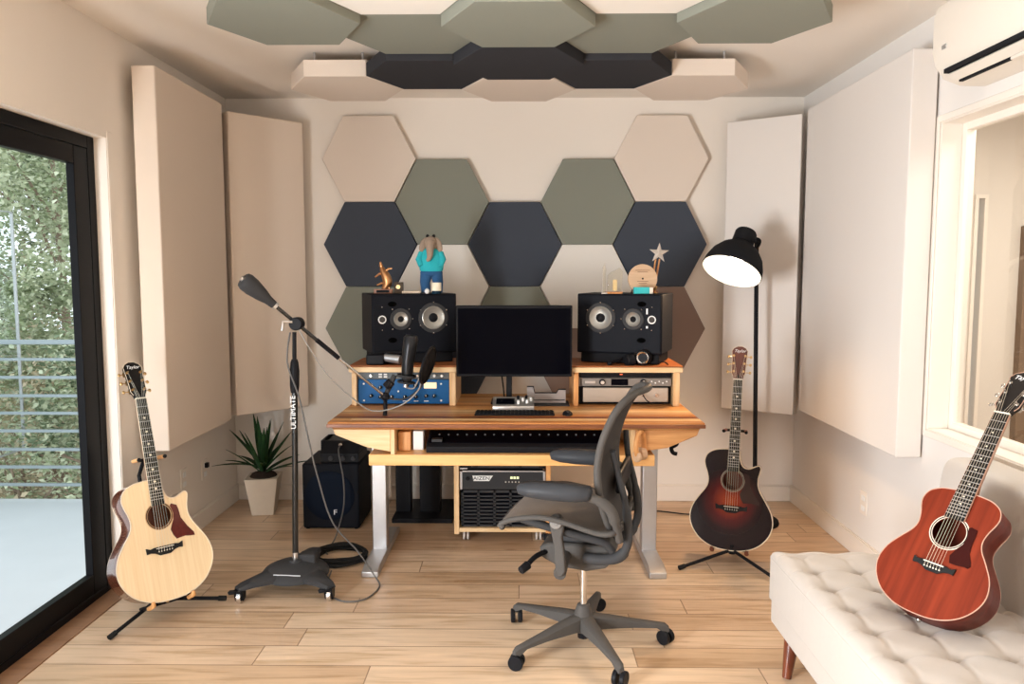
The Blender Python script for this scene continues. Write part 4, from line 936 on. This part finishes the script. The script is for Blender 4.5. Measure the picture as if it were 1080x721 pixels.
def guitar(label, loc, rot, cut, s, depth, mats, scale, head_logo, sides='side', hole_h=.352, nfr=20, saddle_h=.219, burst=False):
    topm, sidem, headm, bindm, pgm, ringm = mats
    t = thing('acoustic_guitar', label, 'guitar', loc, rot, 'acoustic guitars')
    O = outline(cut, s); n = len(O)
    # body: sides and back, open at the front
    m = MB(); rad = [(0, 1.0), (depth*.97, 1.0), (depth, .985)]
    rings = []
    for y, k in rad: rings.append([(a*k, y, (b-.25*s)*k+.25*s) for a, b in O])
    m.grid([r_+[r_[0]] for r_ in rings]); m.add(rings[-1], [tuple(range(n))])
    body = m.build('body', sidem, t, smooth=50)
    # soundboard with a real hole
    bm = bmesh.new(); hr = .050*s if s > .97 else .047
    def loop(pts, y):
        vs = [bm.verts.new((a, y, b)) for a, b in pts]; return [bm.edges.new((vs[i], vs[(i+1) % len(vs)])) for i in range(len(vs))]
    hc = [(hr*cos(2*pi*i/40), hole_h+hr*sin(2*pi*i/40)) for i in range(40)]
    es = loop(O, 0)+loop(hc, 0)
    bmesh.ops.triangle_fill(bm, edges=es, use_beauty=True)
    me = bpy.data.meshes.new('soundboard'); bm.to_mesh(me); bm.free(); me.materials.append(topm)
    o = bpy.data.objects.new('soundboard', me); COL.objects.link(o); o.parent = t; WM[o] = WM[t]
    md = o.modifiers.new('s', 'SOLIDIFY'); md.thickness = .003; md.offset = 0
    sb = o
    MB().tube([(a, -.0015, b) for a, b in O+[O[0]]], .0026*s**2, 6, cap=False).build('binding', bindm, t, smooth=80)
    MB().tube([(a*.985, depth, (b-.25*s)*.985+.25*s) for a, b in O+[O[0]]], .002, 6, cap=False).build('back_binding', bindm, t, smooth=80)
    T = T_(0, -.0018, hole_h) @ Rm(90, 'X')
    MB().lathe([(hr*1.0, 0), (hr*1.0, .001), (hr*1.18, .001), (hr*1.18, 0)], 48, T, cap=False).build('rosette', ringm, sb)
    MB().lathe([(hr*1.05, .0008), (hr*1.05, .0016), (hr*1.11, .0016), (hr*1.11, .0008)], 48, T, cap=False).build('rosette_line', M_darkt, sb)
    # pickguard
    k = s if cut else s*1.12
    pg = [(.050, .034), (.056, .043), (.079, .032), (.084, .012), (.088, -.024), (.110, -.064), (.135, -.098), (.137, -.112), (.115, -.110), (.094, -.106), (.057, -.110), (.045, -.09), (.038, -.066), (.046, -.046), (.056, -.025), (.060, 0)]
    if not cut: pg = [(.052, .034), (.060, .040), (.080, .035), (.082, .012), (.082, -.02), (.086, -.05), (.100, -.075), (.104, -.088), (.098, -.098), (.085, -.096), (.065, -.100), (.04, -.100), (.032, -.075), (.044, -.046), (.056, -.025), (.060, 0)]
    MB().prism([(a*k, hole_h+b_*k) for a, b_ in pg], -.004, -.0016, plane='xz').build('pickguard', pgm, sb)
    # bridge, saddle, pins
    k = s
    br = [(-.078, .014), (-.060, .006), (-.045, .010), (.045, .010), (.060, .006), (.078, .014), (.076, -.012), (.060, -.010), (.042, -.014), (.022, -.026), (-.022, -.026), (-.042, -.014), (-.060, -.010), (-.076, -.012)]
    bo = MB().prism([(a*k, saddle_h-.004+b_*k) for a, b_ in br], -.0095, -.001, plane='xz').build('bridge', M_darkt, t, bevel=.002)
    MB().box(-.037*k, .037*k, -.0125, -.009, saddle_h-.0015, saddle_h+.0015).build('saddle', M_bone, bo)
    for i in range(6): MB().ball(((-.028+i*.0112)*k, -.011, saddle_h-.014), .0026, 8).build('bridge_pin', M_bone, bo)
    # neck
    nut = saddle_h+scale; nb = .508*s; fb0 = hole_h+hr*.92
    rows = []
    for u in range(9):
        h = nb-.005+(nut-nb+.005)*u/8; w = (.028-.0058*u/8); dd = .021-.003*u/8
        if u == 0: dd = .05
        rows.append([(-w, -.004, h), (-w*.9, dd*.45, h), (-w*.5, dd*.9, h), (0, dd, h), (w*.5, dd*.9, h), (w*.9, dd*.45, h), (w, -.004, h), (-w, -.004, h)])
    MB().grid(rows).build('neck', headm[1], t, smooth=60)
    MB().prism([(-.0285, fb0), (.0285, fb0), (.0222, nut), (-.0222, nut)], -.0105, -.0035, plane='xz').build('fretboard', M_darkt, t, bevel=.001)
    MB().prism([(-.0292, fb0), (-.0285, fb0), (-.0222, nut), (-.0229, nut)], -.0100, -.0035, plane='xz').prism([(.0285, fb0), (.0292, fb0), (.0229, nut), (.0222, nut)], -.0100, -.0035, plane='xz').build('neck_binding', bindm, t)
    for i in range(1, nfr+1):
        h = nut-scale*(1-2**(-i/12)); w = .0222+(.0285-.0222)*(nut-h)/(nut-fb0)
        MB().box(-w, w, -.0118, -.0100, h-.0011, h+.0011).build('fret', M_steel, t)
    for i in (3, 5, 7, 9, 12, 15, 17):
        h = nut-scale*(1-2**(-(i-.5)/12))
        if h < fb0+.01: continue
        q = .007 if cut else .004
        MB().prism([(-q, h), (0, h-q*.8), (q, h), (0, h+q*.8)], -.0110, -.0104, plane='xz').build('inlay', M_bone, t)
    MB().box(-.0222, .0222, -.0125, 0, nut-.001, nut+.004).build('nut', M_bone, t)
    # headstock, tilted back
    Th = T_(0, 0, nut+.003) @ Rm(-13, 'X')
    hs = [(-.0222, 0), (-.026, .014), (-.034, .030), (-.0345, .05), (-.036, .10), (-.0395, .150), (-.030, .166), (-.012, .176), (.012, .176), (.030, .166), (.0395, .150), (.036, .10), (.0345, .05), (.034, .030), (.026, .014), (.0222, 0)]
    hd = MB().prism(hs, -.006, .008, T=Th, plane='xz').build('headstock', headm[0], t, bevel=.0015)
    MB().tube([Th @ Vector((a, -.0055, b_)) for a, b_ in hs[1:-1]], .0012, 6).build('headstock_binding', bindm, hd)
    if head_logo: text('logo', head_logo, .022, Th @ T_(0, -.0068, .150) @ Rm(90, 'X'), M_text, hd, extrude=.0004, shear=.35)
    MB().prism([(-.006, .006), (.006, .006), (0, .030)], -.0072, -.005, T=Th, plane='xz').build('truss_cover', M_darkt, hd)
    for sd in (-1, 1):
        for i in range(3):
            z = .040+i*.042; x = sd*(.024+.003*i*.8)
            tm = MB().cyl((x, -.006, z), (x, -.0085, z), .0062, n=16, T=Th).cyl((x, -.008, z), (x, -.020, z), .0032, n=10, T=Th)
            tm.cyl((sd*.030, .013, z), (sd*.052, .013, z), .0022, n=8, T=Th).ball((sd*.056, .013, z), .0085, 12, (.8, .42, 1.0), T=Th).box(x-.010, x+.010, .008, .018, z-.010, z+.010, T=Th)
            tm.build('tuner', headm[2], hd, smooth=50)
    for i in range(6):
        x0 = (-.028+i*.0112)*k; x1 = -.018+i*.0072
        j = i if i < 3 else 5-i; sd = -1 if i < 3 else 1; z = .040+j*.042; xe = sd*(.024+.003*j*.8)
        MB().tube([(x0, -.0125, saddle_h-.012), (x0, -.0135, saddle_h), (x1, -.0138, nut+.001), tuple(Th @ Vector((xe, -.014, z)))], .0005 if i > 2 else .0007, 5).build('string', M_string, t)
    MB().ball((0, depth*.5, -.004), .008, 12).build('strap_button', headm[2], t)
    return t

M_spruce = woodgrain('spruce_top', (.83, .62, .36), (.90, .72, .47), .28, axis=2, scale=3, coat=.5, squeeze=40)
M_rose = woodgrain('rosewood', (.12, .035, .018), (.26, .08, .04), .22, axis=2, scale=4, coat=.8)
M_tort = pm('tortoise_guard', (.10, .012, .008), .2, noise=.5, nscale=60, coat=.6)
M_headb = pm('ebony_head', (.012, .010, .010), .18, coat=.6)
M_mahn = woodgrain('mahogany_neck', (.28, .12, .06), (.40, .19, .10), .4, axis=2)
M_goldt = pm('gold_tuner', (.62, .42, .20), .3, metal=1)
M_bindc = pm('cream_binding', (.78, .66, .50), .4)
M_ring = pm('rosette_wood', (.48, .26, .12), .35)
# sunburst top
def burst():
    m, N, L, b = newmat('sunburst_top')
    tc = N.new('ShaderNodeTexCoord'); mp = N.new('ShaderNodeMapping'); mp.vector_type = 'TEXTURE'
    mp.inputs['Location'].default_value = (-.01, 0, .245); mp.inputs['Scale'].default_value = (.165, .5, .17); L.new(tc.outputs['Object'], mp.inputs[0])
    ln = N.new('ShaderNodeVectorMath'); ln.operation = 'LENGTH'; L.new(mp.outputs[0], ln.inputs[0])
    n = N.new('ShaderNodeTexNoise'); n.inputs['Scale'].default_value = 6; mp2 = N.new('ShaderNodeMapping'); mp2.inputs['Scale'].default_value = (30, 30, 1)
    L.new(tc.outputs['Object'], mp2.inputs[0]); L.new(mp2.outputs[0], n.inputs[0])
    f = mth(N, L, 'MULTIPLY_ADD', n.outputs['Fac'], .10, mth(N, L, 'SUBTRACT', ln.outputs['Value'], .05))
    c = ramp(N, L, f, [(.0, (.42, .085, .025)), (.25, (.26, .035, .014)), (.55, (.085, .008, .008)), (.85, (.018, .004, .005)), (1, (.010, .003, .004))])
    L.new(c, b.inputs['Base Color']); b.inputs['Roughness'].default_value = .25; b.inputs['Specular IOR Level'].default_value = .22; return m
M_burst = burst()
M_redside = woodgrain('red_brown_side', (.10, .02, .012), (.20, .045, .022), .25, axis=2, coat=.6)
M_mahtop = woodgrain('mahogany_top', (.12, .013, .004), (.225, .030, .010), .42, axis=2, scale=2.5, squeeze=16, spec=.2)
M_mahside = woodgrain('mahogany_side', (.09, .012, .006), (.15, .022, .010), .4, axis=2, squeeze=16, spec=.2)
M_silvt = pm('silver_tuner', (.60, .58, .55), .25, metal=1)
M_headr = woodgrain('rosewood_head', (.07, .018, .012), (.14, .035, .02), .3, axis=2, coat=.4)

G1 = ((-1.465, 3.115, .100), 50, 19, 1.5); G3 = ((1.058, 3.80, .070), -20, 10.3, .8)
guitar('natural spruce cutaway acoustic guitar on a stand by the glass door', G1[0], gframe(*G1), True, 1.0, .105,
       (M_spruce, M_rose, (M_headb, M_mahn, M_goldt), M_bindc, M_tort, M_ring), .648, 'Taylor')
guitar('dark red sunburst cutaway acoustic guitar on a stand by the floor lamp', G3[0], gframe(*G3), True, 1.0, .105,
       (M_burst, M_redside, (M_headr, M_mahn, M_goldt), M_bindc, pm('dark_guard', (.03, .012, .012), .15, coat=.6), pm('pale_ring', (.35, .27, .2), .4)), .648, 'Taylor')
G2 = ((1.140, 2.165, .484), -55, 36, 3.5)
guitar('small reddish mahogany acoustic guitar leaning on the sofa', G2[0], gframe(*G2), False, .785, .09,
       (M_mahtop, M_mahside, (M_headb, M_mahn, M_silvt), pm('tan_binding', (.55, .33, .24), .4), pm('black_red_guard', (.035, .006, .005), .3), pm('white_ring', (.72, .62, .52), .4)), .520, 'Taylor', hole_h=.264, saddle_h=.157)

def gstand(G, depth, feet, label, endmat, hub):
    """tripod floor stand under a guitar; the cradle and yoke follow the guitar's back"""
    B = Vector(G[0]); F = gframe(*G); g = lambda x, y, z: B+F @ Vector((x, y, z))
    hub = Vector(hub); t = thing('guitar_stand', label, 'guitar stand', (hub.x, hub.y, 0), group='guitar stands')
    for f in feet:
        f = Vector(f); MB().tube([hub, f], .0085, 10).build('leg', M_black, t, world=True)
        MB().tube([f-(hub-f).normalized()*.004, f+(hub-f).normalized()*.03], .0115, 10).build('rubber_foot', M_rubber, t, world=True)
    MB().cyl(hub-Vector((0, 0, .02)), hub+Vector((0, 0, .03)), .016, n=16).build('hub', M_black, t, world=True)
    MB().tube([hub, g(0, depth+.03, -.01), g(0, depth+.03, .55), g(0, .07, .60)], .0085, 10).build('post', M_black, t, world=True)
    MB().tube([g(-.085, .0, -.016+.024), g(-.085, depth*.5, -.012), g(-.085, depth+.02, -.012), g(.085, depth+.02, -.012), g(.085, depth*.5, -.012), g(.085, .0, .008)], .007, 10).build('cradle', M_black, t, world=True)
    for s in (-1, 1): MB().tube([g(s*.085, depth*.35, -.013), g(s*.085, -.012, -.004), g(s*.085, -.016, .010)], [.010, .010, .007], 10).build('cradle_pad', endmat, t, world=True, smooth=60)
    MB().tube([g(-.05, .05, .605), g(.05, .05, .605)], .007, 10).build('yoke', M_black, t, world=True)
    for s in (-1, 1): 
        MB().tube([g(s*.05, .05, .605), g(s*.055, -.02, .60)], .0085, 10).build('yoke_pad', endmat, t, world=True)
        MB().ball(g(s*.055, -.022, .60), .009, 10).build('yoke_tip', M_black, t, world=True)
gstand(G1, .105, [(-1.650, 2.955, .010), (-1.330, 3.335, .010), (-1.78, 3.42, .010)], 'black tripod stand with orange pads under the pale guitar', M_cork, (-1.555, 3.18, .075))
gstand(G3, .105, [(.793, 3.72, .010), (1.245, 3.50, .010), (1.20, 4.12, .010)], 'black tripod stand under the sunburst guitar', pm('dark_red_pad', (.20, .06, .03), .6), (1.075, 3.81, .07))

# ------------------------------------------------------------------ sofa
t = thing('tufted_sofa', 'cream tufted velvet sofa on dark tapered wooden legs against the right wall', 'sofa', (1.33, 1.9, 0))
SX0, SX1, SY0, SY1 = .935, 1.742, 1.0, 2.80; bx, by = .150, .150
NX, NY = 110, 300; rows = []
BT = [(1.018+i*bx, 2.60-j*by) for i in range(4) for j in range(11)]
def seatz(x, y):
    du = ((x-1.018)/bx+.5) % 1-.5; dv = ((y-2.60)/by+.5) % 1-.5
    z = .436+.009*(1-.5*math.exp(-(du*bx/.009)**2)-.5*math.exp(-(dv*by/.009)**2)) if (x < 1.018+3.4*bx) else .448
    r = math.hypot(du*bx, dv*by); z -= .018*math.exp(-(r/.014)**2)+.016*math.exp(-(r/.038)**2)
    edge = min(x-SX0, SY1-y, y-SY0)
    if edge < .075 and (x-1.018) < -.03 or SY1-y < .16: z = max(z, .438)
    if edge < .05: z -= .028*(1-math.sqrt(max(0, 1-((.05-edge)/.05)**2)))
    return z
P_ = []
for i in range(NX+1):
    x = SX0+(1.53-SX0)*i/NX; P_.append([(x, SY0+(SY1-SY0)*j/NY, seatz(x, SY0+(SY1-SY0)*j/NY)) for j in range(NY+1)])
sm_ = MB().grid(P_)
def skirt(line):
    rows = [line, [(a+(.006 if k_ == 'x' else 0), b_, .30) for a, b_, c_ in line]] if False else None
zb = .255
sm_.grid([P_[0], [(a, b_, zb) for a, b_, c_ in P_[0]]])
far = [r_[-1] for r_ in P_]; sm_.grid([far, [(a, b_, zb) for a, b_, c_ in far]])
nr = [r_[0] for r_ in P_]; sm_.grid([nr, [(a, b_, zb) for a, b_, c_ in nr]])
sm_.build('seat', M_velvet, t, world=True, smooth=60)
MB().box(SX0+.004, 1.735, SY0+.004, SY1-.004, .165, zb+.005).build('base_rail', M_velvet, t, world=True, bevel=.012, bseg=3)
MB().tube([(SX0+.002, SY0, zb+.155), (SX0+.002, SY1-.004, zb+.155), (1.5, SY1-.004, zb+.155)], .004, 8).build('piping', M_velvet, t, world=True)
for x, y in BT:
    if y < SY0+.05: continue
    MB().ball((x, y, .413), .012, 12, (1, 1, .7)).build('button', M_velvet, t, world=True)
# backrest, leaning back a little
bk = []
for (x, z) in ((1.500, .41), (1.492, .50), (1.505, .62), (1.518, .73), (1.532, .785), (1.560, .805), (1.62, .806), (1.69, .80), (1.725, .77), (1.738, .60), (1.738, .17), (1.50, .17)): bk.append((x, z))
bq = MB().prism([tuple(p)[:2] for p in spline([(a, b_, 0) for a, b_ in bk[:10]], 3)]+bk[10:], SY0, 2.745, plane='xz')
bq.build('backrest', M_velvet, t, world=True, bevel=.022, bseg=4, smooth=50)
for x, y in ((1.0, 2.72), (1.66, 2.72), (1.0, 1.1), (1.66, 1.1)):
    dx = -.03 if x < 1.3 else .02; dy = -.02 if y > 2 else .03
    MB().tube([(x-.0, y, .17), (x+dx, y+dy*0-.03 if y > 2 else y+.03, 0)], [.031, .016], 18).build('leg', M_leg, t, world=True)

# ------------------------------------------------------------------ office chair
ang = 165
t = thing('office_chair', 'dark grey mesh office chair on casters in front of the desk', 'office chair', (.25, 2.94, 0), Matrix.Rotation(R(ang), 3, 'Z'))
# base
MB().lathe([(.030, .055), (.042, .065), (.044, .11), (.034, .135), (.024, .165), (.016, .168)], 28).build('base_hub', M_grey, t, bevel=.002)
MB().cyl((0, 0, .165), (0, 0, .34), .0135, n=20).build('gas_lift', M_chrome, t)
MB().cyl((0, 0, .03), (0, 0, .07), .022, n=20).build('lift_end', M_black, t)
for i in range(5):
    a = R(-21+72.5*i); d = Vector((cos(a), sin(a), 0)); s = Vector((-d.y, d.x, 0)); rows = []
    for u, w, z0, z1 in ((.02, .030, .070, .128), (.10, .026, .074, .118), (.2, .021, .075, .102), (.29, .016, .070, .089), (.325, .014, .050, .084), (.34, .010, .052, .072)):
        p = d*u; rows.append([p-s*w+Vector((0, 0, z0)), p-s*w*.95+Vector((0, 0, z1-.006)), p-s*w*.5+Vector((0, 0, z1)), p+s*w*.5+Vector((0, 0, z1)), p+s*w*.95+Vector((0, 0, z1-.006)), p+s*w+Vector((0, 0, z0)), p-s*w+Vector((0, 0, z0))])
    m = MB().grid(rows); m.add(rows[-1][:6], [(0, 1, 2, 3, 4, 5)])
    arm = m.build('base_arm', M_grey, t, smooth=40)
    cdir = Vector((cos(a+.7), sin(a+.7), 0)); c = d*.328+Vector((0, 0, .029))
    cs = MB()
    cs.cyl(c-cdir*.024, c-cdir*.006, .0285, n=24).cyl(c+cdir*.006, c+cdir*.024, .0285, n=24)
    cs.build('caster', M_black, t, bevel=.003)
    MB().cyl(d*.328+Vector((0, 0, .045)), d*.328+Vector((0, 0, .066)), .009, n=12).build('caster_stem', M_black, arm)
# mechanism
MB().prism([(-.13, .395), (-.10, .345), (-.02, .325), (.09, .335), (.155, .365), (.165, .405), (.13, .425), (.02, .43), (-.10, .43)], -.075, .075, plane='xz').build('tilt_mechanism', M_grey, t, bevel=.012, bseg=3)
MB().box(-.09, .10, -.06, .06, .43, .475).build('upper_mechanism', M_dark, t, bevel=.01)
for s in (1, -1):
    MB().tube(spline([(.13, s*.06, .390), (.165, s*.12, .385), (.19, s*.17, .362)], 4), .010, 12).build('lever', M_black, t)
    MB().tube([(.185, s*.16, .365), (.205, s*.195, .352)], [.017, .015], 14).build('lever_knob', M_black, t, bevel=.003)
    MB().prism([(.040, .352), (.030, .375), (.034, .43), (.044, .50), (.036, .545), (.040, .568), (.056, .584), (.076, .584), (.092, .570), (.094, .550), (.082, .50), (.072, .44), (.070, .38), (.058, .350)], s*.185, s*.212, plane='xz').build('seat_bracket', M_grey, t, bevel=.007, bseg=3)
    MB().cyl((.066, s*.214, .556), (.066, s*.224, .556), .022, n=24).cyl((.066, s*.222, .556), (.066, s*.228, .556), .010, n=16).build('pivot_cap', pm('light_graphite', (.17, .16, .15), .4), t, bevel=.002)
    MB().tube([(.058, s*.07, .385), (.055, s*.20, .355)], [.02, .024], 14).build('side_knob', M_grey, t, bevel=.003)
# seat
NT, NW = 26, 20
tp = [(.290, .528), (.275, .545), (.24, .563), (.19, .576), (.12, .584), (.04, .574), (-.04, .553), (-.10, .540), (-.145, .545), (-.165, .56)]
sp_ = spline([(a, 0, b_) for a, b_ in tp], 4)
rows = []; NR = len(sp_)-1
for i, p in enumerate(sp_):
    u = i/NR; hw = .245*(1-.06*u) if u > .06 else .215+.03*u/.06
    if u > .88: hw *= 1-.25*((u-.88)/.12)
    rows.append([(p.x-.02*(j/NW*2-1)**2*(1 if u < .1 else 0), hw*(j/NW*2-1), p.z-.026*(1-abs(j/NW*2-1)**2.2)*sin(min(1, u*1.6+.05)*pi*.55)) for j in range(NW+1)])
MB().grid(rows).build('seat', M_mesh, t, solid=.006, smooth=70)
rim = [r_[0] for r_ in rows]+[q for q in rows[-1][1:-1]]+[r_[-1] for r_ in reversed(rows)]+[q for q in reversed(rows[0][1:-1])]
MB().tube([(a, b_, c_-.006) for a, b_, c_ in rim+[rim[0]]], .0105, 8, cap=False).build('seat_frame', M_grey, t, smooth=80)
for s in (-1, 1): MB().tube(spline([(.20, s*.20, .555), (.12, s*.195, .535), (.0, s*.17, .50), (-.10, s*.15, .475), (-.13, s*.13, .44)], 4), .015, 10).build('seat_support', M_dark, t, smooth=80)
# backrest
bkp = [(-.150, .520, .150), (-.138, .56, .185), (-.120, .63, .215), (-.108, .70, .232), (-.104, .78, .240), (-.115, .86, .236), (-.138, .93, .222), (-.165, .985, .200), (-.195, 1.020, .165), (-.222, 1.038, .11)]
sb_ = spline([(a, c_, b_) for a, b_, c_ in bkp], 4); rows = []
for p in sb_: rows.append([(p.x+.035*(j/NW*2-1)**2-.02, p.y*(j/NW*2-1), p.z-.006*(j/NW*2-1)**2) for j in range(NW+1)])
M_backmesh = M_mesh
MB().grid(rows).build('backrest', pm('back_mesh', (.05, .046, .045), .85, noise=.3, nscale=500, bump=.8), t, solid=.005, smooth=70)
rim = [r_[0] for r_ in rows]+[q for q in rows[-1][1:-1]]+[r_[-1] for r_ in reversed(rows)]+[q for q in reversed(rows[0][1:-1])]
MB().tube(rim+[rim[0]], .0135, 10, cap=False, flat=1.0).build('back_frame', M_grey, t, smooth=80)
MB().box(-.165, -.140, -.15, .15, .66, .74).build('lumbar_pad', M_black, t, bevel=.012, bseg=3)
for s in (-1, 1):
    MB().tube(spline([(-.02, s*.085, .385), (-.10, s*.11, .395), (-.165, s*.14, .430), (-.192, s*.155, .50), (-.180, s*.15, .62), (-.150, s*.15, .74), (-.135, s*.19, .83)], 5), [.021]*12+[.016]*8+[.012]*11, 12).build('back_support', M_dark, t, smooth=80)
    MB().tube(spline([(-.165, s*.19, .50), (-.155, s*.225, .57), (-.135, s*.25, .635), (-.085, s*.268, .672), (-.03, s*.27, .680)], 5), [.014]*6+[.020]*8+[.017]*7, 12).build('arm_support', M_grey, t, smooth=80)
    ap = []
    for (x, w, z0, z1) in ((-.075, .020, .680, .700), (-.065, .040, .668, .712), (.0, .047, .664, .718), (.08, .047, .664, .718), (.15, .042, .668, .714), (.19, .030, .676, .706), (.198, .012, .690, .698)):
        ap.append([(x, s*.27-w, (z0+z1)/2), (x, s*.27-w*.7, z1), (x, s*.27, z1+.002), (x, s*.27+w*.7, z1), (x, s*.27+w, (z0+z1)/2), (x, s*.27+w*.7, z0), (x, s*.27, z0), (x, s*.27-w*.7, z0), (x, s*.27-w, (z0+z1)/2)])
    m = MB().grid(ap); m.add(ap[0][:8], [tuple(range(8))]); m.add(ap[-1][:8], [tuple(range(8))]); m.build('armrest', pm('arm_pad', (.045, .047, .052), .38) if s < 0 else bpy.data.materials['arm_pad'], t, smooth=80)
